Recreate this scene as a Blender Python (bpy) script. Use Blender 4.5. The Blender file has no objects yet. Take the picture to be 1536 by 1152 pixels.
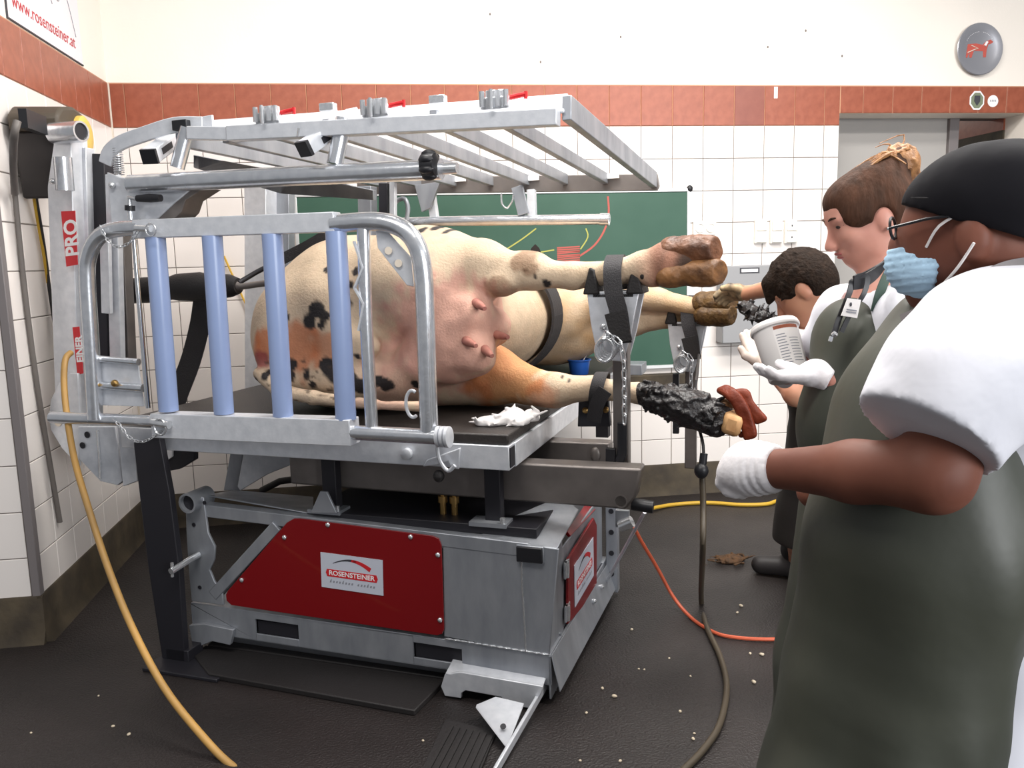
import bpy, bmesh, math, random
import numpy as np
from mathutils import Vector, Matrix
random.seed(7)
SC = bpy.context.scene
COL = SC.collection
# ------------------------------------------------------------------ camera
cam = bpy.data.cameras.new('camera')
cam.sensor_width = 36.0; cam.lens = 29.0; cam.clip_start = 0.05
camo = bpy.data.objects.new('camera', cam); COL.objects.link(camo)
camo.matrix_world = Matrix(((0.989744, 0.045491, -0.135413, 1.5636),
                            (-0.140605, 0.142827, -0.979710, -5.1494),
                            (-0.025227, 0.988702, 0.147758, 1.5641), (0, 0, 0, 1)))
SC.camera = camo
# ------------------------------------------------------------------ world, lamps, exposure
w = bpy.data.worlds.new('daylight'); SC.world = w; w.use_nodes = True
bg = w.node_tree.nodes['Background']
bg.inputs[0].default_value = (0.93, 0.95, 1.0, 1); bg.inputs[1].default_value = 0.16
def area(name, loc, rot, sx, sy, power, col=(1, 1, 1)):
    l = bpy.data.lights.new(name, 'AREA'); l.shape = 'RECTANGLE'; l.size = sx; l.size_y = sy
    l.energy = power; l.color = col
    o = bpy.data.objects.new(name, l); COL.objects.link(o); o.location = loc; o.rotation_euler = rot
    return o
area('ceiling_lamp', (2.6, -1.9, 3.85), (0, 0, 0), 2.6, 0.5, 86, (1, 0.965, 0.92))
area('ceiling_lamp', (4.6, -3.4, 3.85), (0, 0, 0), 2.6, 0.5, 86, (1, 0.965, 0.92))
area('ceiling_lamp', (0.9, -4.2, 3.85), (0, 0, 0), 2.6, 0.5, 46, (1, 0.965, 0.92))
area('window_daylight', (5.2, -8.2, 2.3), (math.radians(80), 0, math.radians(28)), 3.2, 1.8, 150, (0.96, 0.98, 1.0))
area('corridor_fill', (5.1, 2.2, 2.9), (0, 0, 0), 0.3, 1.2, 14, (1, 0.93, 0.84))  # added fill that brightens the dark corridor, not a known fixture
SC.view_settings.view_transform = 'Standard'; SC.view_settings.look = 'None'
SC.view_settings.gamma = 1.0; SC.view_settings.use_curve_mapping = False
SC.view_settings.exposure = 0.9

# ------------------------------------------------------------------ materials
def lin(c):
    return tuple(((x / 255) / 12.92 if x / 255 <= 0.04045 else ((x / 255 + 0.055) / 1.055) ** 2.4) for x in c)
MATS = {}
def mat(name, rgb, rough=0.5, metal=0.0, var=0.0, vscale=8.0, rgb2=None, bump=0.0, bscale=40.0, spec=0.5, stretch=None, emit=None, trans=0.0, attr=None, detail=4.0, coat=0.0, rvar=0.0, sss=0.0):
    m = bpy.data.materials.new(name); m.use_nodes = True; nt = m.node_tree
    b = nt.nodes['Principled BSDF']; L = nt.links
    c1 = lin(rgb) + (1,)
    b.inputs['Base Color'].default_value = c1
    b.inputs['Roughness'].default_value = rough; b.inputs['Metallic'].default_value = metal
    b.inputs['Specular IOR Level'].default_value = spec
    b.inputs['Coat Weight'].default_value = coat
    if sss:
        b.inputs['Subsurface Weight'].default_value = sss; b.inputs['Subsurface Radius'].default_value = (1, .4, .25); b.inputs['Subsurface Scale'].default_value = .01
    if trans: b.inputs['Transmission Weight'].default_value = trans
    tc = nt.nodes.new('ShaderNodeTexCoord'); mp = nt.nodes.new('ShaderNodeMapping')
    L.new(tc.outputs['Object'], mp.inputs[0])
    if stretch: mp.inputs['Scale'].default_value = stretch
    src = None
    if attr:
        a = nt.nodes.new('ShaderNodeAttribute'); a.attribute_name = attr; src = a.outputs['Color']
    if var > 0 or rgb2 is not None:
        n = nt.nodes.new('ShaderNodeTexNoise'); n.inputs['Scale'].default_value = vscale; n.inputs['Detail'].default_value = detail
        L.new(mp.outputs[0], n.inputs['Vector'])
        r = nt.nodes.new('ShaderNodeMapRange'); r.inputs[1].default_value = 0.3; r.inputs[2].default_value = 0.7
        L.new(n.outputs['Fac'], r.inputs[0])
        mx = nt.nodes.new('ShaderNodeMix'); mx.data_type = 'RGBA'
        L.new(r.outputs[0], mx.inputs['Factor'])
        if attr:
            hs = nt.nodes.new('ShaderNodeHueSaturation'); hs.inputs['Value'].default_value = 1 - var; L.new(src, hs.inputs['Color'])
            L.new(src, mx.inputs[6]); L.new(hs.outputs[0], mx.inputs[7])
        else:
            c2 = lin(rgb2) + (1,) if rgb2 else tuple(x * (1 - var) for x in c1[:3]) + (1,)
            mx.inputs[6].default_value = c1; mx.inputs[7].default_value = c2
        src = mx.outputs[2]
        if rvar:
            rr = nt.nodes.new('ShaderNodeMapRange'); rr.inputs[3].default_value = rough - rvar; rr.inputs[4].default_value = rough + rvar
            L.new(n.outputs['Fac'], rr.inputs[0]); L.new(rr.outputs[0], b.inputs['Roughness'])
    if src is not None: L.new(src, b.inputs['Base Color'])
    if bump > 0:
        n2 = nt.nodes.new('ShaderNodeTexNoise'); n2.inputs['Scale'].default_value = bscale; n2.inputs['Detail'].default_value = 3
        L.new(mp.outputs[0], n2.inputs['Vector'])
        bp = nt.nodes.new('ShaderNodeBump'); bp.inputs['Strength'].default_value = bump; bp.inputs['Distance'].default_value = 0.01
        L.new(n2.outputs['Fac'], bp.inputs['Height']); L.new(bp.outputs[0], b.inputs['Normal'])
    if emit:
        b.inputs['Emission Color'].default_value = lin(rgb) + (1,); b.inputs['Emission Strength'].default_value = emit
    MATS[name] = m; return m
mat('plaster', (244, 236, 226), 0.9, var=0.03, vscale=3, bump=0.08, bscale=60)
mat('grout', (120, 112, 106), 0.95)
mat('tile_white', (236, 229, 224), 0.22, var=0.03, vscale=2, coat=0.2)
mat('tile_red', (160, 88, 64), 0.35, rgb2=(142, 74, 52), vscale=22, bump=0.05)
mat('tile_red_dark', (142, 78, 62), 0.35, rgb2=(130, 68, 54), vscale=14)
mat('red_grout', (196, 150, 120), 0.9)
mat('skirting', (74, 64, 48), 0.75, rgb2=(50, 42, 32), vscale=9, bump=0.25, bscale=30)
mat('floor', (40, 34, 33), 0.48, rgb2=(29, 25, 24), vscale=2.2, bump=0.5, bscale=110, rvar=0.12)
mat('grey_trim', (118, 112, 112), 0.55)
mat('cream_trim', (226, 214, 198), 0.7)
mat('door_grey', (170, 166, 162), 0.6)
mat('galv', (222, 224, 229), 0.32, 0.32, rgb2=(206, 209, 215), vscale=30, bump=0.05, bscale=90, rvar=0.08)
mat('galv_tube', (228, 230, 234), 0.24, 0.82, rgb2=(206, 210, 216), vscale=30, bump=0.05, bscale=70, rvar=0.07)
mat('galv_dull', (170, 173, 179), 0.42, 0.5, rgb2=(144, 148, 155), vscale=12, bump=0.08, bscale=60, stretch=(1, 1, .35), rvar=0.1)
mat('steel_raw_or_shaded', (132, 125, 121), 0.4, 0.5, rgb2=(108, 102, 99), vscale=7)
mat('chrome', (225, 227, 230), 0.14, 1.0)
mat('zinc', (222, 224, 227), 0.25, 0.75, var=0.12, vscale=60)
mat('black_plastic', (26, 26, 30), 0.42)
mat('black_metal', (34, 33, 39), 0.5, 0.1)
mat('black_rubber', (34, 31, 31), 0.6, bump=0.2, bscale=120)
mat('mat_rubber', (52, 47, 44), 0.52, rgb2=(40, 36, 34), vscale=5, bump=0.25, bscale=140)
mat('webbing', (46, 44, 46), 0.75, bump=0.3, bscale=220)
mat('lavender', (146, 164, 204), 0.27, var=0.04, vscale=10)
mat('red_paint', (124, 5, 13), 0.34, coat=0.2)
mat('red_plastic', (200, 30, 36), 0.4)
mat('sticker_red', (205, 38, 46), 0.45)
mat('white_print', (240, 238, 238), 0.5)
mat('plate_white', (200, 204, 216), 0.45)
mat('dark_print', (60, 60, 66), 0.6)
mat('grey_print', (140, 142, 150), 0.6)
mat('brass', (176, 142, 88), 0.35, 0.9)
mat('board_green', (40, 78, 62), 0.55, rgb2=(48, 84, 68), vscale=5)
mat('alu', (214, 214, 214), 0.4, 0.6)
mat('chalk_red', (176, 92, 84), 0.95); mat('chalk_yellow', (170, 170, 90), 0.95)
mat('hose_tan', (196, 150, 78), 0.5, rgb2=(150, 118, 70), vscale=4)
mat('hose_olive', (70, 61, 48), 0.5)
mat('cable_black', (40, 37, 37), 0.5)
mat('cable_orange', (186, 84, 54), 0.5)
mat('cable_yellow', (206, 164, 48), 0.5)
mat('hose_grey', (104, 98, 94), 0.55)
mat('reel_dark', (44, 38, 36), 0.55, rgb2=(36, 31, 30), vscale=10)
mat('reel_olive', (70, 61, 50), 0.6); mat('reel_yellow', (212, 178, 84), 0.5)
mat('paper', (242, 238, 236), 0.8); mat('poster', (240, 230, 234), 0.6); mat('poster_red', (190, 60, 66), 0.7)
mat('switch', (240, 236, 228), 0.35); mat('chip_grey', (120, 110, 104), 0.7)
mat('dispenser', (150, 150, 152), 0.5)
mat('plate_metal', (168, 168, 174), 0.3, 0.6); mat('plate_red', (186, 84, 72), 0.5); mat('badge_green', (120, 128, 104), 0.6)
mat('cow', (225, 200, 165), 0.75, attr='Col', var=0.12, vscale=28, bump=0.25, bscale=110, sss=0.05)
mat('claw', (150, 104, 60), 0.5, rgb2=(66, 42, 28), vscale=16, bump=0.4, bscale=50)
mat('claw_dark', (126, 82, 54), 0.5, rgb2=(72, 44, 30), vscale=16, bump=0.5, bscale=50)
mat('claw_brown', (112, 82, 38), 0.6, rgb2=(66, 44, 20), vscale=30, bump=0.6, bscale=60)
mat('teat', (178, 120, 106), 0.6, rgb2=(142, 84, 76), vscale=20)
mat('hair_dark', (38, 32, 30), 0.8)
mat('bandage', (20, 18, 20), 0.36, rgb2=(40, 36, 36), vscale=45, bump=0.8, bscale=60)
mat('wood_block', (212, 168, 118), 0.6, rgb2=(180, 132, 86), vscale=14, stretch=(1, 6, 1))
mat('glue_orange', (112, 44, 20), 0.5, rgb2=(88, 32, 15), vscale=16, bump=0.4, bscale=40, spec=0.3)
mat('blue_cup', (36, 92, 180), 0.35); mat('cloth', (238, 234, 232), 0.85, bump=0.3, bscale=60)
mat('dung', (96, 66, 38), 0.85, rgb2=(58, 40, 24), vscale=40, bump=0.8, bscale=50)
mat('crumb', (196, 182, 160), 0.8)
mat('skin_fair', (205, 150, 132), 0.5, rgb2=(192, 132, 116), vscale=9, sss=0.15)
mat('skin_tan', (192, 140, 112), 0.5, rgb2=(176, 120, 96), vscale=9, sss=0.15)
mat('skin_brown', (128, 80, 63), 0.58, rgb2=(106, 63, 50), vscale=6, sss=0.1, spec=0.3)
mat('shirt', (222, 222, 229), 0.9, var=0.04, vscale=6, bump=0.35, bscale=14, spec=0.2)
mat('apron', (66, 68, 58), 0.5, rgb2=(54, 57, 49), vscale=4, bump=0.25, bscale=9)
mat('apron_dark', (44, 41, 38), 0.6, var=0.1, vscale=4, bump=0.3, bscale=8)
mat('strap_green', (44, 68, 58), 0.6)
mat('headwrap', (19, 18, 23), 0.85, bump=0.25, bscale=10, spec=0.2)
mat('mask_blue', (168, 200, 224), 0.8, bump=0.2, bscale=40); mat('elastic', (226, 222, 220), 0.8)
mat('glove', (236, 232, 234), 0.5, bump=0.3, bscale=30, var=0.04); mat('glove_tan', (222, 204, 192), 0.5, var=0.15, vscale=14, bump=0.3, bscale=30)
mat('glove_dirty', (206, 180, 140), 0.6, rgb2=(44, 36, 36), vscale=26)
mat('hair_brown', (78, 50, 35), 0.75, rgb2=(54, 35, 24), vscale=40, stretch=(1, 1, .3), bump=0.5, bscale=60, spec=0.2)
mat('hair_blond', (176, 126, 78), 0.55, rgb2=(118, 80, 50), vscale=50, bump=0.6, bscale=60)
mat('hair_dk', (40, 28, 20), 0.8, rgb2=(27, 19, 14), vscale=50, bump=0.7, bscale=80, spec=0.15)
mat('lip', (170, 96, 92), 0.5); mat('eye_dark', (50, 36, 32), 0.4); mat('trouser', (34, 32, 34), 0.8); mat('white_trouser', (226, 226, 234), 0.85)
mat('tub_white', (234, 230, 228), 0.4); mat('tub_rust', (150, 78, 50), 0.6); mat('boot', (36, 32, 32), 0.55)

# ------------------------------------------------------------------ mesh building
class MB:
    def __init__(s): s.v = []; s.f = []
    def add(s, vs, fs):
        o = len(s.v); s.v += [tuple(p) for p in vs]; s.f += [tuple(i + o for i in f) for f in fs]; return s
    def box(s, c, d, ax=None):
        c = Vector(c); ax = ax or (Vector((1, 0, 0)), Vector((0, 1, 0)), Vector((0, 0, 1)))
        vs = [c + ax[0] * (x * d[0] / 2) + ax[1] * (y * d[1] / 2) + ax[2] * (z * d[2] / 2) for z in (-1, 1) for y in (-1, 1) for x in (-1, 1)]
        return s.add(vs, [(0, 2, 3, 1), (4, 5, 7, 6), (0, 1, 5, 4), (2, 6, 7, 3), (0, 4, 6, 2), (1, 3, 7, 5)])
    def bb(s, a, b):                       # axis-aligned box between two corners
        a, b = Vector(a), Vector(b); return s.box((a + b) / 2, [abs(x) for x in (b - a)])
    def bar(s, a, b, wd, h, up=(0, 0, 1)):  # rectangular bar from a to b, height h along up
        a, b = Vector(a), Vector(b); x = b - a; l = x.length; x.normalize(); up = Vector(up)
        y = up.cross(x).normalized(); z = x.cross(y)
        return s.box((a + b) / 2, (l, wd, h), (x, y, z))
    def tube(s, pts, r, n=14, cap=True, smooth=0):
        pts = [Vector(p) for p in pts]
        if smooth: pts = catmull(pts, smooth)
        rs = r if isinstance(r, (list, tuple)) else None
        if rs and len(rs) != len(pts): rs = [float(np.interp(i / (len(pts) - 1), np.linspace(0, 1, len(rs)), rs)) for i in range(len(pts))]
        rings = []; t0 = (pts[1] - pts[0]).normalized()
        nrm = t0.orthogonal().normalized()
        for i, p in enumerate(pts):
            if i == 0: t = t0
            elif i == len(pts) - 1: t = (pts[-1] - pts[-2]).normalized()
            else:
                t = (pts[i + 1] - pts[i]).normalized() + (pts[i] - pts[i - 1]).normalized()
                t = t.normalized() if t.length > 1e-6 else t0
            nrm = (nrm - t * nrm.dot(t)).normalized(); bn = t.cross(nrm)
            rr = rs[i] if rs else r
            rings.append([p + nrm * (rr * math.cos(a)) + bn * (rr * math.sin(a)) for a in [2 * math.pi * k / n for k in range(n)]])
        vs = [q for rg in rings for q in rg]; fs = []
        for i in range(len(rings) - 1):
            for k in range(n):
                k2 = (k + 1) % n; fs.append((i * n + k, i * n + k2, (i + 1) * n + k2, (i + 1) * n + k))
        if cap: fs.append(tuple(range(n - 1, -1, -1))); fs.append(tuple((len(rings) - 1) * n + k for k in range(n)))
        return s.add(vs, fs)
    def pipe(s, a, b, r, ri, n=16):         # hollow end tube
        a, b = Vector(a), Vector(b); t = (b - a).normalized(); u = t.orthogonal().normalized(); v = t.cross(u)
        R = lambda c, rr: [c + u * (rr * math.cos(2 * math.pi * k / n)) + v * (rr * math.sin(2 * math.pi * k / n)) for k in range(n)]
        vs = R(a, r) + R(b, r) + R(b, ri) + R(a, ri); fs = []
        for q in range(4):
            for k in range(n):
                k2 = (k + 1) % n; q2 = (q + 1) % 4; fs.append((q * n + k, q * n + k2, q2 * n + k2, q2 * n + k))
        return s.add(vs, fs)
    def prism(s, poly, ext):                # planar polygon extruded along ext
        poly = [Vector(p) for p in poly]; ext = Vector(ext); n = len(poly)
        nn = Vector((0, 0, 0))
        for i in range(n): nn += poly[i].cross(poly[(i + 1) % n])
        if nn.dot(ext) > 0: poly = poly[::-1]
        vs = poly + [p + ext for p in poly]
        fs = [tuple(range(n)), tuple(range(2 * n - 1, n - 1, -1))]
        for i in range(n): j = (i + 1) % n; fs.append((j, i, n + i, n + j))
        return s.add(vs, fs)
    def lathe(s, prof, o, d=(0, 0, 1), n=24):   # prof: (r, h)
        o = Vector(o); d = Vector(d).normalized(); u = d.orthogonal().normalized(); v = d.cross(u); vs = []; fs = []
        for r, h in prof:
            vs += [o + d * h + u * (r * math.cos(2 * math.pi * k / n)) + v * (r * math.sin(2 * math.pi * k / n)) for k in range(n)]
        for i in range(len(prof) - 1):
            for k in range(n):
                k2 = (k + 1) % n; fs.append((i * n + k, i * n + k2, (i + 1) * n + k2, (i + 1) * n + k))
        if prof[0][0] > 1e-6: fs.append(tuple(range(n - 1, -1, -1)))
        if prof[-1][0] > 1e-6: fs.append(tuple((len(prof) - 1) * n + k for k in range(n)))
        return s.add(vs, fs)
    def ell(s, c, r, ax=None, n=14, m=9):
        c = Vector(c); ax = ax or (Vector((1, 0, 0)), Vector((0, 1, 0)), Vector((0, 0, 1)))
        if isinstance(r, (int, float)): r = (r, r, r)
        vs = []; fs = []
        for i in range(m + 1):
            th = math.pi * i / m
            for k in range(n):
                a = 2 * math.pi * k / n
                vs.append(c + ax[0] * (r[0] * math.sin(th) * math.cos(a)) + ax[1] * (r[1] * math.sin(th) * math.sin(a)) + ax[2] * (r[2] * math.cos(th)))
        for i in range(m):
            for k in range(n):
                k2 = (k + 1) % n; fs.append((i * n + k, (i + 1) * n + k, (i + 1) * n + k2, i * n + k2))
        return s.add(vs, fs)
    def ribbon(s, pts, wdir, wd, th, smooth=0):   # flat strap along pts, width along wdir
        pts = [Vector(p) for p in pts]
        if smooth: pts = catmull(pts, smooth)
        wl = [Vector(q) for q in wdir] if isinstance(wdir, list) else None
        vs = []; fs = []; n = len(pts)
        for i, p in enumerate(pts):
            t = (pts[min(i + 1, n - 1)] - pts[max(i - 1, 0)]).normalized()
            wv = (Vector(wdir) if wl is None else wl[min(int(i * len(wl) / n), len(wl) - 1)]); wv = (wv - t * wv.dot(t)).normalized(); nv = t.cross(wv)
            vs += [p + wv * wd / 2 + nv * th / 2, p - wv * wd / 2 + nv * th / 2, p - wv * wd / 2 - nv * th / 2, p + wv * wd / 2 - nv * th / 2]
        for i in range(n - 1):
            for k in range(4):
                k2 = (k + 1) % 4; fs.append((4 * i + k, 4 * i + k2, 4 * i + 4 + k2, 4 * i + 4 + k))
        fs += [(3, 2, 1, 0), tuple(4 * (n - 1) + k for k in range(4))]
        return s.add(vs, fs)
    def mesh(s, name, m, ang=40):
        me = bpy.data.meshes.new(name); me.from_pydata([tuple(p) for p in s.v], [], s.f); me.validate()
        bm = bmesh.new(); bm.from_mesh(me); bmesh.ops.remove_doubles(bm, verts=bm.verts, dist=1e-5); bmesh.ops.recalc_face_normals(bm, faces=bm.faces); bm.to_mesh(me); bm.free()
        me.materials.append(MATS[m]); me.shade_smooth(); me.set_sharp_from_angle(angle=math.radians(ang)); return me
    def build(s, name, m, parent=None, bevel=0.0, ang=40):
        return link(name, s.mesh(name, m, ang), parent, bevel)
def catmull(P, k):
    out = []; n = len(P)
    for i in range(n - 1):
        p0, p1, p2, p3 = P[max(i - 1, 0)], P[i], P[i + 1], P[min(i + 2, n - 1)]
        for j in range(k):
            t = j / k
            out.append(0.5 * ((2 * p1) + (p2 - p0) * t + (2 * p0 - 5 * p1 + 4 * p2 - p3) * t * t + (3 * p1 - p0 - 3 * p2 + p3) * t ** 3))
    out.append(P[-1]); return out
def link(name, me, parent=None, bevel=0.0):
    o = bpy.data.objects.new(name, me); COL.objects.link(o)
    if parent: o.parent = parent
    if bevel:
        b = o.modifiers.new('bevel', 'BEVEL'); b.width = bevel; b.segments = 2; b.limit_method = 'ANGLE'; b.angle_limit = math.radians(50)
    return o
def tag(o, label=None, cat=None, group=None, kind=None):
    if label: o['label'] = label
    if cat: o['category'] = cat
    if group: o['group'] = group
    if kind: o['kind'] = kind
    return o
def struct(o): o['kind'] = 'structure'; return o
def empty(name, loc, rz=0):
    o = bpy.data.objects.new(name, None); COL.objects.link(o); o.location = loc; o.rotation_euler = (0, 0, rz); o.empty_display_size = 0.1; return o
def text(name, s, m, o, right, up, size, parent=None, th=0.0008, sx=1.0, bold=0.0, align='CENTER', fit=None):
    cu = bpy.data.curves.new(name, 'FONT'); cu.body = s; cu.size = size; cu.extrude = th; cu.offset = bold
    cu.align_x = align; cu.align_y = 'CENTER'; cu.resolution_u = 3
    t = bpy.data.objects.new(name, cu); COL.objects.link(t)
    dg = bpy.context.evaluated_depsgraph_get(); me = bpy.data.meshes.new_from_object(t.evaluated_get(dg))
    bpy.data.objects.remove(t); bpy.data.curves.remove(cu)
    if fit:
        xs_ = [v.co.x for v in me.vertices]; sx = fit / (max(xs_) - min(xs_))
    r = Vector(right).normalized(); u = Vector(up).normalized(); n = r.cross(u)
    M = Matrix((r * sx, u, n)).transposed().to_4x4(); M.translation = Vector(o)
    me.transform(M); me.materials.clear(); me.materials.append(MATS[m]); return link(name, me, parent)
# ------------------------------------------------------------------ organic surfaces: blended rounded forms, polygonised on a grid
def cap(a, b, ra, rb=None, k=0.03, s=(1, 1, 1)): return ('c', np.array(a, float), np.array(b, float), ra, ra if rb is None else rb, k, np.array(s, float))
def el(c, r, k=0.03, ax=None): return ('e', np.array(c, float), np.array(r if hasattr(r, '__len__') else (r,) * 3, float), k, None if ax is None else np.array([list(Vector(x).normalized()) for x in ax]))
def sdf_mesh(prims, h, cuts=(), pad=0.03, sub=()):
    lo = np.full(3, 1e9); hi = -lo
    def bnd(p):
        if p[0] == 'c':
            r = max(p[3], p[4]) * p[6]; return np.minimum(p[1], p[2]) - r, np.maximum(p[1], p[2]) + r
        r = p[2] if p[4] is None else np.full(3, p[2].max()); return p[1] - r, p[1] + r
    for p in prims:
        a, b = bnd(p); lo = np.minimum(lo, a); hi = np.maximum(hi, b)
    lo -= pad; hi += pad; n = np.ceil((hi - lo) / h).astype(int) + 1
    ax = [lo[i] + h * np.arange(n[i]) for i in range(3)]; D = np.full(n, 0.2, np.float32)
    def ev(p, sl):
        X, Y, Z = np.meshgrid(ax[0][sl[0]], ax[1][sl[1]], ax[2][sl[2]], indexing='ij')
        if p[0] == 'c':
            sc = p[6]; P = np.stack([X / sc[0], Y / sc[1], Z / sc[2]], -1); a = p[1] / sc; b = p[2] / sc; ba = b - a; L2 = max(ba @ ba, 1e-12)
            t = np.clip(((P - a) @ ba) / L2, 0, 1)
            return (np.linalg.norm(P - a - t[..., None] * ba, axis=-1) - (p[3] + (p[4] - p[3]) * t)) * sc.min()
        Q = np.stack([X, Y, Z], -1) - p[1]
        if p[4] is not None: Q = Q @ p[4].T
        Q1 = Q / p[2]; k0 = np.linalg.norm(Q1, axis=-1); k1 = np.linalg.norm(Q1 / p[2], axis=-1)
        return np.where(k1 > 1e-9, k0 * (k0 - 1) / np.maximum(k1, 1e-9), -p[2].min())
    def win(p):
        a, b = bnd(p); m = p[5 if p[0] == 'c' else 3] + 0.03
        return tuple(slice(max(0, int((a[i] - m - lo[i]) / h)), min(n[i], int((b[i] + m - lo[i]) / h) + 2)) for i in range(3))
    for p in prims:
        sl = win(p); d = ev(p, sl); o = D[sl]; k = p[5] if p[0] == 'c' else p[3]
        hh = np.clip(0.5 + 0.5 * (o - d) / k, 0, 1); D[sl] = o * (1 - hh) + d * hh - k * hh * (1 - hh)
    for p in sub:
        sl = win(p); d = -ev(p, sl); o = D[sl]; k = p[5] if p[0] == 'c' else p[3]
        hh = np.clip(0.5 - 0.5 * (o - d) / k, 0, 1); D[sl] = o * (1 - hh) + d * hh + k * hh * (1 - hh)
    if len(cuts):
        X, Y, Z = np.meshgrid(*ax, indexing='ij')
        for (q, nn) in cuts:       # keep the side opposite to nn
            q = np.array(q, float); nn = np.array(nn, float); nn /= np.linalg.norm(nn)
            D = np.maximum(D, ((X - q[0]) * nn[0] + (Y - q[1]) * nn[1] + (Z - q[2]) * nn[2]).astype(np.float32))
    D[0], D[-1], D[:, 0], D[:, -1], D[:, :, 0], D[:, :, -1] = (0.1,) * 6
    S = D < 0
    cs = sum(S[i:n[0] - 1 + i, j:n[1] - 1 + j, k:n[2] - 1 + k].astype(np.int8) for i in (0, 1) for j in (0, 1) for k in (0, 1))
    act = (cs > 0) & (cs < 8); idx = np.full(act.shape, -1, np.int64); I = np.argwhere(act); idx[act] = np.arange(len(I))
    acc = np.zeros((len(I), 3)); cnt = np.zeros(len(I))
    offs = [(i, j, k) for i in (0, 1) for j in (0, 1) for k in (0, 1)]
    for a in offs:
        for d in range(3):
            if a[d]: continue
            b = list(a); b[d] = 1
            va = D[I[:, 0] + a[0], I[:, 1] + a[1], I[:, 2] + a[2]]; vb = D[I[:, 0] + b[0], I[:, 1] + b[1], I[:, 2] + b[2]]
            m = (va < 0) != (vb < 0); t = np.where(m, va / np.where(m, va - vb, 1), 0)
            pt = np.tile(np.array(a, float), (len(I), 1)); pt[:, d] += t
            acc[m] += pt[m]; cnt[m] += 1
    V = lo + h * (I + acc / cnt[:, None]); Fs = []
    for d in range(3):
        e1, e2 = [(1, 2), (2, 0), (0, 1)][d]
        A = S[tuple(slice(0, -1) if q == d else slice(1, -1) for q in range(3))]; B = S[tuple(slice(1, None) if q == d else slice(1, -1) for q in range(3))]
        for flip in (0, 1):
            m = (A & ~B) if not flip else (~A & B); J = np.argwhere(m)
            J = J + np.array([0 if q == d else 1 for q in range(3)])
            c = []
            for (x, y) in ((0, 0), (1, 0), (1, 1), (0, 1)):
                q = J.copy(); q[:, e1] -= x; q[:, e2] -= y; c.append(idx[q[:, 0], q[:, 1], q[:, 2]])
            qd = np.stack(c if not flip else c[::-1], 1); Fs.append(qd)
    return V, np.concatenate(Fs)
def sdf_obj(name, m, prims, h, parent=None, cuts=(), color=None, sub=(), relax=2, disp=None):
    V, Fq = sdf_mesh(prims, h, cuts, sub=sub)
    me = bpy.data.meshes.new(name); me.vertices.add(len(V)); me.vertices.foreach_set('co', V.astype(np.float32).ravel())
    me.loops.add(Fq.size); me.loops.foreach_set('vertex_index', Fq.ravel().astype(np.int32)); me.polygons.add(len(Fq))
    me.polygons.foreach_set('loop_start', np.arange(0, Fq.size, 4, dtype=np.int32)); me.polygons.foreach_set('loop_total', np.full(len(Fq), 4, np.int32))
    me.update(calc_edges=True); me.validate()
    if relax and not len(cuts):
        ed = np.empty(len(me.edges) * 2, np.int32); me.edges.foreach_get('vertices', ed); ed = ed.reshape(-1, 2)
        for sgn in [0.5, -0.52] * relax:
            sm = np.zeros_like(V); c = np.zeros(len(V)); np.add.at(sm, ed[:, 0], V[ed[:, 1]]); np.add.at(sm, ed[:, 1], V[ed[:, 0]]); np.add.at(c, ed[:, 0], 1); np.add.at(c, ed[:, 1], 1)
            V = V + sgn * (sm / np.maximum(c, 1)[:, None] - V)
        me.vertices.foreach_set('co', V.astype(np.float32).ravel())
    if disp is not None:
        me.update(); N = np.empty(len(V) * 3, np.float32); me.vertices.foreach_get('normal', N); N = N.reshape(-1, 3)
        V = V + N * disp(V)[:, None]; me.vertices.foreach_set('co', V.astype(np.float32).ravel())
    if color is not None:
        a = me.color_attributes.new('Col', 'FLOAT_COLOR', 'POINT'); a.data.foreach_set('color', np.concatenate([color(V), np.ones((len(V), 1))], 1).astype(np.float32).ravel())
    me.materials.append(MATS[m]); me.shade_smooth(); me.update()
    return link(name, me, parent)
# ================================================================== THE ROOM
TW = 0.2024; ZR = 2.3723; ZT = 2.616; DX = 4.444; DZ = 2.448; YO = -1.544
struct(MB().bb((-2.5, -9, -0.1), (7.5, 6.2, 0)).build('floor', 'floor'))
wb = MB().bb((-0.2, 0, 0), (DX, 0.2, 3.95)); wb.bb((DX, 0, DZ), (7.5, 0.2, 3.95))
wall_back = struct(wb.build('wall_back', 'plaster'))
g = MB().bb((0, -0.003, 0.19), (DX, 0, ZR)); g.build('grout_bed', 'grout', wall_back)
g = MB().bb((0, -0.003, ZR - .001), (DX, 0, ZT + .004)); g.bb((DX, -0.003, DZ), (7.5, 0, ZT + .004)); g.build('red_grout_bed', 'red_grout', wall_back)
wl_ = MB().bb((-2.5, YO, 0), (0, 0.2, 3.95)); wall_left = struct(wl_.build('wall_left', 'plaster'))
g = MB().bb((0, YO, 0.19), (0.003, 0, ZR)); g.bb((-2.5, YO - .003, .19), (0, YO, ZR)); g.build('grout_bed', 'grout', wall_left)
g = MB().bb((0, YO, ZR - .001), (0.003, 0, ZT + .004)); g.bb((-2.5, YO - .003, ZR), (0, YO, ZT + .004)); g.build('red_grout_bed', 'red_grout', wall_left)
TM = {}
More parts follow.
